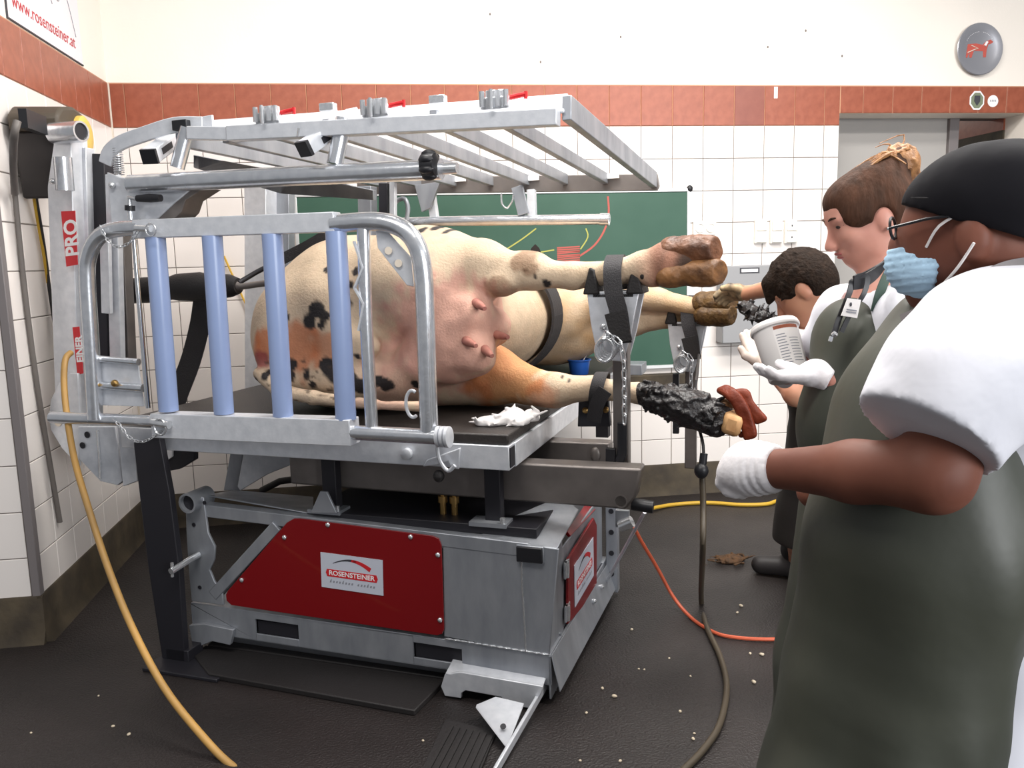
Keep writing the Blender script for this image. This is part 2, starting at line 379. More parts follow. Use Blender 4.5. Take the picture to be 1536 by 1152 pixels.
def tile(parent, m, c, sx, sz, axis, th=0.0075, gap=0.0042):
    # one ceramic tile, bevelled face; axis 'y' faces -Y, axis 'x' faces +X
    key = (m, round(sx, 3), round(sz, 3), axis)
    if key not in TM:
        a, b, e = (sx - gap) / 2, (sz - gap) / 2, 0.0022
        P = [(-a, 0, -b), (a, 0, -b), (a, 0, b), (-a, 0, b), (-a, -th + e, -b), (a, -th + e, -b), (a, -th + e, b), (-a, -th + e, b),
             (-a + e, -th, -b + e), (a - e, -th, -b + e), (a - e, -th, b - e), (-a + e, -th, b - e)]
        if axis == 'x': P = [(-y, x, z) for x, y, z in P]
        mb = MB().add(P, [(0, 1, 5, 4), (1, 2, 6, 5), (2, 3, 7, 6), (3, 0, 4, 7), (4, 5, 9, 8), (5, 6, 10, 9), (6, 7, 11, 10), (7, 4, 8, 11), (8, 9, 10, 11)])
        TM[key] = mb.mesh('tile', m, 20)
    o = bpy.data.objects.new('tile', TM[key]); COL.objects.link(o); o.parent = parent
    o.location = (c[0], c[1], c[2]) ; return o
xs = [0.012] + [TW * (n + 3.4427) for n in range(-3, 19)] + [DX]
zs = [ZR - 0.2 * j for j in range(11)] + [0.2]
for i in range(len(xs) - 1):
    cx, sx = (xs[i] + xs[i + 1]) / 2, xs[i + 1] - xs[i]
    for j in range(11):
        tile(wall_back, 'tile_white', (cx, 0, (zs[j] + zs[j + 1]) / 2), sx, zs[j] - zs[j + 1], 'y')
    tile(wall_back, 'tile_red_dark' if i == 19 else 'tile_red', (cx, 0, (ZR + ZT) / 2), sx, ZT - ZR, 'y')
xd = [DX + .004, 4.606 - .002] + [4.606 + TW * k for k in range(1, 15)]
for i in range(len(xd) - 1):
    tile(wall_back, 'tile_red', ((xd[i] + xd[i + 1]) / 2, 0, (DZ + ZT) / 2), xd[i + 1] - xd[i], ZT - DZ, 'y')
wall_side = struct(MB().bb((5.78, 0, 0), (7.5, 0.2, DZ)).build('wall_back_right', 'plaster'))
MB().bb((5.78, -0.003, 0.19), (7.5, 0, DZ)).build('grout_bed', 'grout', wall_side)
for i in range(8):
    for j in range(11): tile(wall_side, 'tile_white', (5.785 + TW * (i + .5), 0, (zs[j] + zs[j + 1]) / 2), TW, zs[j] - zs[j + 1], 'y')
    tile(wall_side, 'tile_red', (5.785 + TW * (i + .5), 0, (ZR + DZ) / 2), TW, DZ - ZR, 'y')
ys = [-0.012] + [-(0.1195 + TW * m) for m in range(7)] + [YO + .03]
for i in range(len(ys) - 1):
    cy, sy = (ys[i] + ys[i + 1]) / 2, ys[i] - ys[i + 1]
    for j in range(11):
        tile(wall_left, 'tile_white', (0, cy, (zs[j] + zs[j + 1]) / 2), sy, zs[j] - zs[j + 1], 'x')
    tile(wall_left, 'tile_red', (0, cy, (ZR + ZT) / 2), sy, ZT - ZR, 'x')
for i in range(8):
    tile(wall_left, 'tile_red', (-0.025 - TW * (i + .5), YO, (ZR + ZT) / 2), TW, ZT - ZR, 'y')
    for j in range(11):
        tile(wall_left, 'tile_white', (-0.025 - TW * (i + .5), YO, (zs[j] + zs[j + 1]) / 2), TW, zs[j] - zs[j + 1], 'y')
struct(MB().bb((-0.022, YO - .012, .2), (.012, YO + .03, ZT)).build('trim_1', 'grey_trim', None, 0.003))
struct(MB().bb((0, -0.012, .2), (.014, 0, ZT)).build('trim_2', 'cream_trim', None, 0.002))
def skirt(name, a, b, n):      # cove skirting along a-b, standing out along n
    a, b, n = Vector(a), Vector(b), Vector(n); z = Vector((0, 0, 1))
    pr = [n * 0 + z * .205, n * .014 + z * .205, n * .02 + z * .195, n * .022 + z * .05, n * .05 + z * .0, n * 0 + z * 0]
    mb = MB().add([a + p for p in pr] + [b + p for p in pr], [(i, (i + 1) % 6, 6 + (i + 1) % 6, 6 + i) for i in range(6)] + [(5, 4, 3, 2, 1, 0), (6, 7, 8, 9, 10, 11)])
    return struct(mb.build(name, 'skirting'))
skirt('baseboard_back', (0, 0, 0), (DX, 0, 0), (0, -1, 0))
skirt('baseboard_right', (5.78, 0, 0), (7.5, 0, 0), (0, -1, 0))
skirt('baseboard_left', (0, YO - .02, 0), (0, 0, 0), (1, 0, 0))
skirt('baseboard_pillar', (-2.5, YO, 0), (.02, YO, 0), (0, -1, 0))
# passage on the right: grey sliding door, its steel post, corridor behind
d1 = struct(MB().bb((4.3, 0.22, 0.0), (5.36, 0.27, 2.62)).build('door_1', 'door_grey'))
MB().bb((5.36, 0.19, 0), (5.43, 0.29, 2.62)).build('door_stile', 'grey_trim', d1, .003)
MB().bb((4.3, 0.2, 2.452), (7.0, 0.33, 2.53)).build('door_track', 'grey_trim', d1)
struct(MB().bb((5.78, 0.2, 0), (5.95, 6.2, 3.0)).build('wall_corridor', 'cream_trim'))
cw = struct(MB().bb((5.768, 0.2, 0.0), (5.78, 6.2, 2.37)).build('trim_3', 'skirting'))
struct(MB().bb((5.768, 0.2, 2.371), (5.78, 6.2, 2.616)).build('trim_4', 'tile_red'))
struct(MB().bb((4.2, 6.0, 0), (5.8, 6.2, 3.0)).build('wall_corridor_end', 'plaster'))
struct(MB().bb((4.2, .3, 2.95), (6, 6.2, 3.05)).build('ceiling_corridor', 'plaster'))
# ------------------------------------------------------------------ things on the walls
cb = empty('chalkboard', (0.993, 0, 0.85))
tag(cb, 'long green chalkboard with aluminium frame on the tiled back wall', 'chalkboard')
BX, BZ = 2.445, 1.14
MB().bb((.012, -.03, .012), (BX - .012, -.006, BZ - .012)).build('board_surface', 'board_green', cb)
for a, b in (((0, -.036, BZ - .022), (BX, -.006, BZ)), ((0, -.036, 0), (BX, -.006, .022)), ((0, -.036, .022), (.02, -.006, BZ - .022)), ((BX - .02, -.036, .022), (BX, -.006, BZ - .022))):
    MB().bb(a, b).build('frame_bar', 'alu', cb, .002)
MB().bb((.3, -.09, -.10), (BX, -.006, -.035)).build('chalk_ledge', 'skirting', cb, .004)
for x, z in ((BX, BZ),): MB().ell((x - .002, -.03, z - .004), (.02, .014, .022)).build('corner_clip', 'black_plastic', cb)
def chalk(pts, r, m):
    o = Vector((0.993, 0, 0.85))
    MB().ribbon([Vector((p[0], -0.0312, p[2])) - Vector((o.x, 0, o.z)) for p in pts], (0, 0, 1) if abs(pts[0][0] - pts[-1][0]) > abs(pts[0][2] - pts[-1][2]) else (1, 0, 0), r, .0006, 4).build('chalk_mark', m, cb)
chalk([(2.904,0,1.946), (2.908,0,1.843), (2.881,0,1.741), (2.815,0,1.647), (2.72,0,1.583)], .012, 'chalk_red')
for k in range(9):
    chalk([(2.576,0,1.636), (2.721,0,1.641)] if k == 0 else [tuple(Vector((2.576,0,1.636)) + Vector((0, 0, -.012 * k))), tuple(Vector((2.721,0,1.641)) + Vector((.0, 0, -.011 * k + random.uniform(-.006, .006))))], .009, 'chalk_red')
chalk([(2.447,0,1.758), (2.349,0,1.69), (2.23,0,1.619)], .008, 'chalk_yellow')
chalk([(2.761,0,1.752), (2.773,0,1.698), (2.725,0,1.624)], .008, 'chalk_yellow')
chalk([(2.558,0,1.624), (2.452,0,1.61), (2.325,0,1.592)], .008, 'chalk_yellow')
for i, x in enumerate((1131, 1154, 1176)):
    a = [(3.879,0,1.785), (3.984,0,1.783), (4.084,0,1.781)][i]
    e = empty('light_switch', (a[0] + .038, 0, a[2] - .075))
    tag(e, ['white double wall switch with plain rockers, left of the three beside each other', 'white double wall switch with plain rockers, middle of the three beside each other', 'white double wall switch with small dark symbols, right of the three'][i], 'switch', 'double switches on the tiled wall')
    MB().bb((-.04, -.03, -.076), (.04, -.007, .076)).build('switch_box', 'switch', e, .003)
    for z in (-.037, .037):
        r = MB().bb((-.033, -.04, z - .032), (.033, -.03, z + .032)).build('rocker', 'switch', e, .003)
        if i == 2: MB().bb((-.004, -.0412, z - .006), (.004, -.04, z + .006)).build('symbol', 'dark_print', r)
a = (3.538,0,1.74)
e = empty('wall_socket', a); tag(e, 'plain white double socket on tiles next to the chalkboard edge', 'socket')
MB().bb((-.075, -.03, -.045), (.075, -.007, .045)).build('socket_box', 'switch', e, .004)
for x in (-.036, .036): MB().lathe([(.03, 0), (.03, .006), (.026, .008), (.024, .002)], (x, -.03, 0), (0, -1, 0)).build('socket_face', 'switch', e)
a, b = (3.627,-0.12,1.497), (4.027,-0.12,1.004)
e = empty('towel_dispenser', ((a[0] + b[0]) / 2, 0, b[2])); tag(e, 'flat grey paper towel dispenser on the tiles behind the crouching helper', 'dispenser')
hw, hh = (b[0] - a[0]) / 2, a[2] - b[2]
MB().bb((-hw, -.12, 0), (hw, -.007, hh)).build('dispenser_box', 'dispenser', e, .006)
MB().bb((-hw * .45, -.1225, hh * .90), (hw * .2, -.12, hh * .97)).build('dispenser_badge', 'dark_print', e)
MB().bb((-hw * .40, -.1235, hh * .915), (hw * .15, -.1222, hh * .955)).build('badge_print', 'white_print', e)
# enamel plate with animal emblem
c = Vector((5.391,0,2.845)); e = empty('wall_plate', c); tag(e, 'round grey wall plate with a small red horned animal on it', 'wall plate')
MB().lathe([(.001, .02), (.105, .02), (.12, .026), (.158, .03), (.163, .026), (.158, .02), (.1, .004), (.09, 0)], (0, 0, 0), (0, -1, 0), 40).build('plate_dish', 'plate_metal', e)
em = [(-.09, -.01), (-.085, .03), (-.03, .035), (.02, .028), (.045, .05), (.075, .06), (.095, .045), (.08, .035), (.06, .03), (.05, -.005), (.048, -.05), (.028, -.05), (.025, -.012), (-.04, -.01), (-.055, -.055), (-.07, -.052), (-.07, -.015), (-.085, -.055), (-.095, -.052)]
MB().prism([(x, -.0215, z) for x, z in em], (0, .002, 0)).build('animal_emblem', 'plate_red', e)
MB().tube([(-.085, -.023, -.022), (-.03, -.023, 0), (-.012, -.023, .004), (-.06, -.023, .022)], .003, 6).build('emblem_line', 'cream_trim', e)
MB().tube([(.035, -.023, .02), (.05, -.023, .045)], .008, 6).build('emblem_horn', 'white_print', e)
for k in range(18):
    if k in (9, 10): continue
    t = math.radians(150 - k * 6.6); MB().box((.108 * math.cos(t), -.0205, .108 * math.sin(t) * .98 + .006), (.006, .002, .011), None).build('rim_letter', 'white_print', e)
c = Vector((5.401,0,2.527)) + Vector((0, -.0075, 0)); e = empty('wall_badge', c); tag(e, 'small octagonal dark green and white badge on the red tile border', 'badge')
oct_ = lambda r: [(r * math.cos(math.pi / 8 + k * math.pi / 4), 0, r * 1.15 * math.sin(math.pi / 8 + k * math.pi / 4)) for k in range(8)]
MB().prism(oct_(.056), (0, -.003, 0)).build('badge_plate', 'white_print', e)
MB().prism([(x, -.003, z) for x, y, z in oct_(.046)], (0, -.0012, 0)).build('badge_field', 'badge_green', e)
MB().prism([(-.02, -.0042, .03), (.02, -.0042, .03), (.022, -.0042, -.005), (0, -.0042, -.035), (-.022, -.0042, -.005)], (0, -.001, 0)).build('badge_shield', 'dark_print', e)
c = Vector((5.517,0,2.523)) + Vector((0, -.0075, 0)); e = empty('wall_sticker', c); tag(e, 'small round white sticker beside the octagonal badge on red tiles', 'sticker')
MB().lathe([(.038, 0), (.038, .002)], (0, 0, 0), (0, -1, 0), 28).build('sticker_disc', 'white_print', e)
for x in (-.018, -.006, .006, .018): MB().box((x, -.0024, .002), (.005, .001, .012)).build('sticker_print', 'grey_print', e)
c = Vector((4.006,0,2.579)) + Vector((0, -.0075, 0))
tag(MB().bb(c + Vector((-.012, -.002, -.04)), c + Vector((.012, 0, .03))).build('tape_scrap', 'paper'), 'little strip of white tape on the red tile border', 'tape')
# poster on the left wall
pz0, pz1, py0, py1 = 2.632, 3.45, -1.232, -0.372
po = empty('poster', (0, (py0 + py1) / 2, pz0)); tag(po, 'pale poster with red web address and sketch lines above the red tiles', 'poster')
MB().bb((0.001, -.43, 0), (.005, .43, pz1 - pz0)).build('poster_sheet', 'poster', po)
MB().bb((0.001, -.436, 0), (.008, -.43, pz1 - pz0)).build('poster_edge', 'dark_print', po)
MB().bb((0.001, -.436, -.006), (.008, .43, 0)).build('poster_edge', 'dark_print', po)
text('lettering', 'www.rosensteiner.at', 'poster_red', (.0062, -.02, .085), (0, 1, 0), (0, 0, 1), .085, po, .0004)
for pts in ([(-.2, .40), (-.17, .33), (-.14, .30), (-.16, .36), (-.19, .42)], [(.05, .44), (.07, .36), (.12, .26), (.17, .24), (.18, .32), (.1, .40)], [(.02, .45), (.03, .30), (.08, .2)], [(-.11, .26), (-.07, .22)], [(.2, .42), (.3, .25), (.36, .12)]):
    MB().tube([(.006, y, z) for y, z in pts], .0022, 6, True, 4).build('sketch_line', 'grey_print', po)
MB().ell((.006, .13, .33), (.002, .045, .075)).build('sketch_blot', 'dark_print', po)
# small specks on the plaster are part of the wall
for x, z in ((2.2, 3.02), (3.0, 2.9), (3.95, 2.85), (4.2, 2.95), (4.45, 2.8), (2.5, 2.75)):
    MB().ell((x, -.001, z), (.006, .002, .008), None, 8, 5).build('plaster_chip', 'chip_grey', wall_back)  # the chips have this grey as their own colour
# ------------------------------------------------------------------ hose reel and leads on the left wall
hr = empty('hose_reel', (0, -.95, 1.93)); tag(hr, 'dark wall-mounted hose reel with yellow drum in the left corner', 'hose reel')
def sh(p): return Vector(p) - Vector((0, -.95, 1.93))
pol = [(0.04,-1.387,2.145), (0.2,-1.16,2.179), (0.2,-1.204,1.906), (0.2,-1.348,1.872), (0.04,-1.351,1.896)]
MB().prism([sh((.03, p[1], p[2])) for p in pol], (.18, 0, 0)).build('reel_housing', 'reel_dark', hr, .012)
pol = [(0.04,-1.42,2.203), (0.04,-1.362,2.245), (0.2,-1.226,2.269), (0.2,-1.062,2.246), (0.2,-1.047,2.185), (0.2,-1.333,2.142), (0.04,-1.412,2.141)]
MB().prism([sh((.03, p[1], p[2])) for p in pol], (.2, 0, 0)).build('reel_hood', 'reel_olive', hr, .015)
MB().lathe([(.085, 0), (.085, .05), (.07, .06), (.03, .06)], sh((0.2,-1.182,2.153)), (1, 0, 0), 28).build('reel_drum', 'reel_yellow', hr)
p = sh((0.235,-1.648,2.136)); MB().bb(p + Vector((-.03, -.09, -.035)), p + Vector((0, .09, .035))).build('hose_outlet', 'black_plastic', hr)
MB().tube([sh(q) for q in ((0.24,-1.839,2.108), (0.22,-1.831,2.055), (0.12,-1.614,2), (0.04,-1.44,1.888))], .014, 10, True, 5).build('outlet_hose', 'hose_grey', hr)
MB().bb(sh((.0, -.98, 2.0)), sh((.06, -.8, 2.2))).build('wall_bracket', 'galv_dull', hr)
tag(MB().tube([(0.03,-1.414,1.896), (0.02,-1.397,1.674), (0.02,-1.398,1.424), (0.02,-1.381,1.079), (0.02,-1.342,0.746), (0.02,-1.303,0.449)], .011, 10, True, 4).build('hanging_hose', 'hose_grey'), 'dark grey hose hanging straight down the left tiled wall', 'hose')
tag(MB().tube([(0.03,-1.212,1.902), (0.02,-1.154,1.679), (0.02,-1.143,1.471), (0.03,-1.144,1.259), (0.1,-1.276,1.156)], .008, 8, True, 4).build('power_lead', 'cable_black'), 'thin dark lead running down the left wall beside the post', 'cable')
tag(MB().tube([(0.025,-1.22,1.901), (0.016,-1.175,1.752), (0.016,-1.155,1.635), (0.016,-1.143,1.516)], .007, 8, True, 4).build('yellow_lead', 'cable_yellow'), 'yellow lead hanging from the dark hose reel along the wall', 'cable')
tag(MB().tube([(0.23,-1.544,1.235), (0.222,-1.588,1.21), (0.229,-1.643,1.122), (0.25,-1.704,1.009), (0.304,-1.818,0.843), (0.392,-1.959,0.666), (0.495,-2.113,0.481), (0.606,-2.265,0.323), (0.731,-2.406,0.175), (0.869,-2.534,0.066), (0.99,-2.628,-0.01), (1.166,-2.765,-0.047)], .0125, 12, True, 5).build('tan_hose', 'hose_tan'), 'tan rubber hose looping from the post to the front floor', 'hose')
tag(MB().tube([(0.574,-0.03,1.635), (0.624,-0.025,1.492), (0.676,-0.025,1.352), (0.718,-0.03,1.236)], .006, 8, True, 4).build('wall_yellow_lead', 'cable_yellow'), 'short yellow lead on the back tiles behind the lavender bars', 'cable')
# ================================================================== THE TILTING TABLE (local axes: x along its front, y away, z up)
PHI = math.radians(-26)
G = empty('trimming_table', (2.03, -2.45, 0), PHI)
tag(G, 'galvanised steel tilting hoof-trimming table with red side panels and lavender bars', 'trimming table')
def part(name, mb, m, parent=None, bevel=.003): return mb.build(name, m, parent or G, bevel)
V3 = Vector
def ofs(p, dx=0, dy=0, dz=0): return V3(p) + V3((dx, dy, dz))
# ---- base: lower frame with fork slots
p0, p1 = (-1.5, 0, .205), (.02, 0, .185)
lf = MB()
ztop = lambda x: .212 + (x + 1.5) / 1.52 * (.183 - .212)
zbot = lambda x: .095 + (x + 1.5) / 1.52 * (.075 - .095)
slots = [((-1.198,-0,0.149)[0], (-1.001,0,0.172)[0]), ((-0.511,0,0.138)[0], (-0.316,0,0.137)[0])]
xsl = [-1.5, slots[0][0], slots[0][1], slots[1][0], slots[1][1], .02]
for i in range(5):
    a, b = xsl[i], xsl[i + 1]
    if i in (1, 3):
        for (l0, l1) in ((.0, .25), (.78, 1.0)):
            q = [(a, 0, zbot(a) + (ztop(a) - zbot(a)) * l0), (b, 0, zbot(b) + (ztop(b) - zbot(b)) * l0), (b, 0, zbot(b) + (ztop(b) - zbot(b)) * l1), (a, 0, zbot(a) + (ztop(a) - zbot(a)) * l1)]
            lf.prism(q, (0, .008, 0))
    else:
        lf.prism([(a, 0, zbot(a)), (b, 0, zbot(b)), (b, 0, ztop(b)), (a, 0, ztop(a))], (0, .008, 0))
lf.prism([(-1.5, 0, .212), (.02, 0, .183), (.02, .16, .183), (-1.5, .16, .212)], (0, 0, .006))
lf.prism([(-1.5, 0, .095), (.02, 0, .075), (.02, .075, .012), (-1.5, .075, .03)], (0, .006, 0))
lf.bb((-1.5, .15, .03), (.02, .16, .2)).bb((.012, 0, .02), (.02, 1.0, .185)).bb((-1.5, .0, .03), (-1.49, 1.0, .2)).bb((-1.5, .92, .03), (.02, 1.0, .19))
base = part('base_frame', lf, 'galv_dull')
for q in slots: MB().bb((q[0] + .004, .012, .1), (q[1] - .004, .05, .17)).build('slot_shade', 'black_metal', base)  # black blocks put the shade of the recess into the fork slots
MB().bb((-1.46, .03, 0.0), (-.02, .14, .028)).build('skid', 'black_rubber', base, .004)
MB().bb((-1.46, .8, 0.0), (-.02, .95, .04)).build('skid', 'black_rubber', base, .004)
MB().prism([(-1.47, -.05, 0), (-1.3, -.17, 0), (-.42, -.20, 0), (-.4, .03, 0), (-1.47, .03, 0)], (0, 0, .022)).build('floor_pad', 'black_rubber', base, .004)
MB().bb((-1.35, .2, .03), (-.05, .9, .1)).build('underbody', 'black_metal', base)
cf = MB().prism([(-1.504,-0.02,0.127), (-1.431,-0.02,0.142), (-1.289,-0.02,0.133), (-1.311,-0.02,0.065), (-1.396,-0.02,0.071), (-1.458,-0.02,0.041), (-1.496,-0.02,0.047)], (0, .02, 0))
cf.build('corner_foot', 'galv_dull', base, .003)
# ---- left upright plate with bearing tube
up = [(-1.476,-0.01,0.649), (-1.435,-0.01,0.679), (-1.388,-0.01,0.671), (-1.383,-0.011,0.592), (-1.38,-0.01,0.524), (-1.353,-0.01,0.471), (-1.362,-0.01,0.415), (-1.388,-0.01,0.371), (-1.37,-0.01,0.325), (-1.336,-0.01,0.284), (-1.335,-0.01,0.228), (-1.489,-0.01,0.228), (-1.49,-0.01,0.347), (-1.486,-0.009,0.515)]
ul = part('end_upright', MB().prism(up, (0, .012, 0)), 'galv_dull')
c = V3((-1.435,-0.02,0.654)); MB().pipe(c + V3((0, -.03, 0)), c + V3((0, .09, .0)), .04, .032, 22).build('bearing_tube', 'galv_dull', ul)
MB().lathe([(.0315, 0), (.0315, .002)], c + V3((0, -.012, 0)), (0, 1, 0)).build('tube_bore', 'black_metal', ul)
for q in ((-1.443,-0.011,0.555), (-1.44,-0.011,0.293), (-1.383,-0.011,0.65)): MB().lathe([(.008, 0), (.008, .003)], q, (0, -1, 0), 14).build('bolt_hole', 'black_metal', ul)
pin = V3((-1.433,-0.01,0.431)); MB().tube([pin, pin + V3((-.01, -.06, -.008)), pin + V3((-.02, -.14, -.02))], .013, 12).build('locking_pin', 'zinc', ul)
MB().tube([pin + V3((-.02, -.13, .012)), pin + V3((-.022, -.132, -.045))], .006, 8).build('pin_clip', 'zinc', ul)
# ---- top bar, diagonal brace, red cover
tb = part('top_bar', MB().bar((-1.414,0.02,0.614), (-0.053,0.02,0.567), .05, .05), 'galv_dull')
db = part('diagonal_brace', MB().bar((-1.383,0.015,0.263), (-1.062,0.015,0.579), .045, .055, (0, 1, 0)), 'galv_dull')
rp = [(-1.317,-0.013,0.275), (-1.306,-0.013,0.293), (-1.013,-0.012,0.596), (-0.98,-0.012,0.615), (-0.953,-0.012,0.617), (-0.41,-0.012,0.593), (-0.385,-0.012,0.585), (-0.376,-0.012,0.561), (-0.378,-0.012,0.241), (-0.387,-0.012,0.222), (-0.408,-0.012,0.214), (-1.295,-0.012,0.233), (-1.316,-0.012,0.25)]
rc = part('red_cover', MB().prism(rp, (0, .006, 0)), 'red_paint', None, .0015); rc['label'] = 'dark red painted side cover with nameplate'
for q in ((-0.834,-0.012,0.602), (-0.495,-0.012,0.583), (-0.39,-0.012,0.524), (-0.392,-0.012,0.276), (-1.027,-0.012,0.537), (-1.236,-0.012,0.345)):
    MB().lathe([(.009, 0), (.009, .004), (.005, .008), (.001, .009)], q, (0, -1, 0), 12).build('screw', 'zinc', rc)
# nameplate
def nameplate(o, right, upv, W, H, parent, flat=True):
    o, r, u = V3(o), V3(right).normalized(), V3(upv).normalized(); n = r.cross(u)
    Q = lambda x, y, d=0: o + r * (x * W) + u * (y * H) + n * d
    pl_ = part('nameplate', MB().prism([Q(-.5, -.5), Q(.5, -.5), Q(.5, .5), Q(-.5, .5)], n * .0025), 'plate_white', parent, 0)
    arc1 = [(-.30 + .62 * t, .12 + .30 * math.sin(math.pi * (.12 + .62 * t)) - (.16 * t * t)) for t in [k / 12 for k in range(13)]]
    outer = [Q(x, y + .035 * (0.3 + (i / 12)), .0026) for i, (x, y) in enumerate(arc1)]
    inner = [Q(x - .03 * (i / 12), y - .055 * (.2 + i / 12), .0026) for i, (x, y) in enumerate(arc1)]
    mbg, mbr = MB(), MB()
    for i in range(12):
        (mbg if i < 6 else mbr).prism([inner[i], inner[i + 1], outer[i + 1], outer[i]], n * .0006)
    mbg.build('logo_arc', 'dark_print', pl_); mbr.build('logo_arc', 'sticker_red', pl_)
    MB().prism([Q(-.4, -.16, .0026), Q(.4, -.16, .0026), Q(.42, -.06, .0026), Q(.4, .05, .0026), Q(-.4, .05, .0026), Q(-.42, -.05, .0026)], n * .0008).build('name_bar', 'sticker_red', pl_)
    text('lettering', 'ROSENSTEINER', 'white_print', Q(0, -.055, .0036), r, u, H * .19, pl_, .0003, 1, H * .004, fit=W * .74)
    for k in range(15):
        if k in (8,): continue
        MB().prism([Q(-.36 + k * .05, -.33, .0026), Q(-.335 + k * .05, -.33, .0026), Q(-.325 + k * .05, -.27 + (.05 if k in (0, 4, 12) else 0), .0026), Q(-.35 + k * .05, -.27, .0026)], n * .0005).build('small_print', 'grey_print', pl_)
    return pl_
A, B, C_ = V3((-0.872,-0.012,0.492)), V3((-0.612,-0.013,0.484)), V3((-0.876,-0.012,0.354))
nameplate((B + C_) / 2, B - A, A - C_, (B - A).length, (A - C_).length, None)
# ---- right box body
body = MB().prism([(-0.373,-0.002,0.602), (-0.225,-0.002,0.6), (0.057,-0.002,0.58), (0.016,-0.002,0.185), (-0.384,-0.002,0.208)], (0, .012, 0))
bx_ = part('side_plate', body, 'galv_dull')
MB().tube([(-0.077,-0.003,0.525), (-0.077,-0.003,0.432), (-0.072,-0.003,0.284), (-0.07,-0.003,0.189)], .004, 6).build('weld_seam', 'zinc', bx_)
wl2 = MB()
for k in range(14): wl2.ell(V3((-0.378,-0.004,0.202)).lerp(V3((0.012,-0.004,0.19)), (k + .5) / 14), (.018, .005, .004), None, 8, 5)
wl2.build('weld_bead', 'zinc', bx_)
part('deck_cover', MB().bb((-.95, .03, .60), (-.03, .6, .635)), 'black_metal')
part('gusset_plate', MB().prism([(-0.257,0,0.581), (0.051,-0.001,0.574), ofs((0.056,-0.001,0.574), 0, .3, .05), ofs((-0.034,-0,0.576), 0, .38, .07), ofs((-0.182,0,0.58), 0, .1, .04)], (0, .0, .008)), 'galv_dull')
tr = part('rail_tube', MB().bar((-.045, -.01, .555), (-.03, .62, .60), .1, .062), 'galv_dull')
MB().bb((-.092, -.02, .527), (.002, -.008, .583)).build('end_cap', 'black_plastic', tr, .004)
MB().lathe([(.012, 0), (.012, .012), (.006, .02)], (-.035, .25, .607), (0, 0, 1), 12).build('bolt', 'zinc', tr)
sp = part('side_wall', MB().bb((.0, .0, .18), (.012, .22, .58)).bb((.0, .22, .18), (.008, .95, .50)), 'galv_dull')
dr = part('red_door', MB().prism([(.016, .23, .20), (.016, .74, .13), (.016, .76, .42), (.016, .70, .47), (.016, .25, .45)], (.01, 0, 0)), 'red_paint', None, .002)
part('red_hatch', MB().prism([(.0, .35, .50), (.0, .8, .47), (-.16, .8, .66), (-.16, .4, .66)], (.012, 0, .006)), 'red_paint', None, .002)
for z in (.25, .42):
    h = MB(); h.tube([(.028, .22, z - .03), (.028, .22, z + .03)], .009, 10); h.bb((.02, .2, z - .03), (.028, .26, z + .03)); h.build('hinge', 'zinc', dr)
nameplate((.027, .5, .31), (0, 1, 0), (0, 0, 1), .34, .17, None)
ps = part('perforated_post', MB().bb((.02, .97, .03), (.075, 1.02, .62)), 'galv_dull')
for k in range(5): MB().lathe([(.012, 0), (.012, .004)], (.047, .969, .12 + .1 * k), (0, -1, 0), 12).build('post_hole', 'black_metal', ps)
sd = part('side_sill', MB().prism([(.02, 0, .185), (.02, 1.0, .16), (.06, 1.0, .04), (.05, .0, .05)], (0.004, 0, .004)), 'galv_dull')
for y in (.62, .78): MB().lathe([(.011, 0), (.011, .01), (.005, .016)], (.034, y, .13), (1, 0, .3), 10).build('bolt', 'zinc', sd)
# ---- hinged step bracket in front
sb = MB()
q = [(-0.379,-0.06,0.043), (-0.362,-0.059,0.092), (-0.301,-0.06,0.11), (0.008,-0.06,0.099), (0.001,-0.059,0.073), (-0.03,-0.06,0.008), (-0.135,-0.06,0.012), (-0.148,-0.06,0.036), (-0.283,-0.06,0.041), (-0.299,-0.06,0.029), (-0.301,-0.06,-0.034), (-0.365,-0.06,-0.043)]
sb.prism([(a_, b_, max(c_, .008)) for a_, b_, c_ in q], (0, .012, 0))
sb.prism([ofs((-0.359,-0.06,0.092)), ofs((0.001,-0.059,0.078)), ofs((0.001,-0.059,0.078), 0, .08, .02), ofs((-0.359,-0.06,0.092), 0, .08, .02)], (0, 0, .006))
st = part('step_bracket', sb, 'galv')
MB().prism([(-0.196,-0.19,0.06), (-0.143,-0.14,0.07), (-0.04,-0.139,0.06), (-0.038,-0.33,0.02)], (0, .01, .008)).build('triangle_plate', 'galv', st, .002)
MB().lathe([(.01, 0), (.01, .003)], (-0.071,-0.265,0.055), (0, -.5, 1), 12).build('plate_hole', 'black_metal', st)
part('edge_strip', MB().bar((-0.012,0.036,0.05), (-0.036,-0.453,0.02), .012, .03), 'galv')
rm = part('ribbed_mat', MB().prism([(-0.302,-0.204,0.012), (-0.108,-0.226,0.012), (-0.087,-0.433,0.012), (-0.205,-0.511,0.012), (-0.253,-0.575,0.012)], (0, 0, -.012)), 'black_rubber', None, .002)
for k in range(7):
    a_, b_ = V3((-0.26,-0.247,0.014)), V3((-0.239,-0.507,0.014)); dx = (V3((-0.113,-0.259,0.014)) - a_) * (k / 6)
    MB().bar(a_ + dx, b_ + dx, .011, .008).build('rib', 'black_rubber', rm)
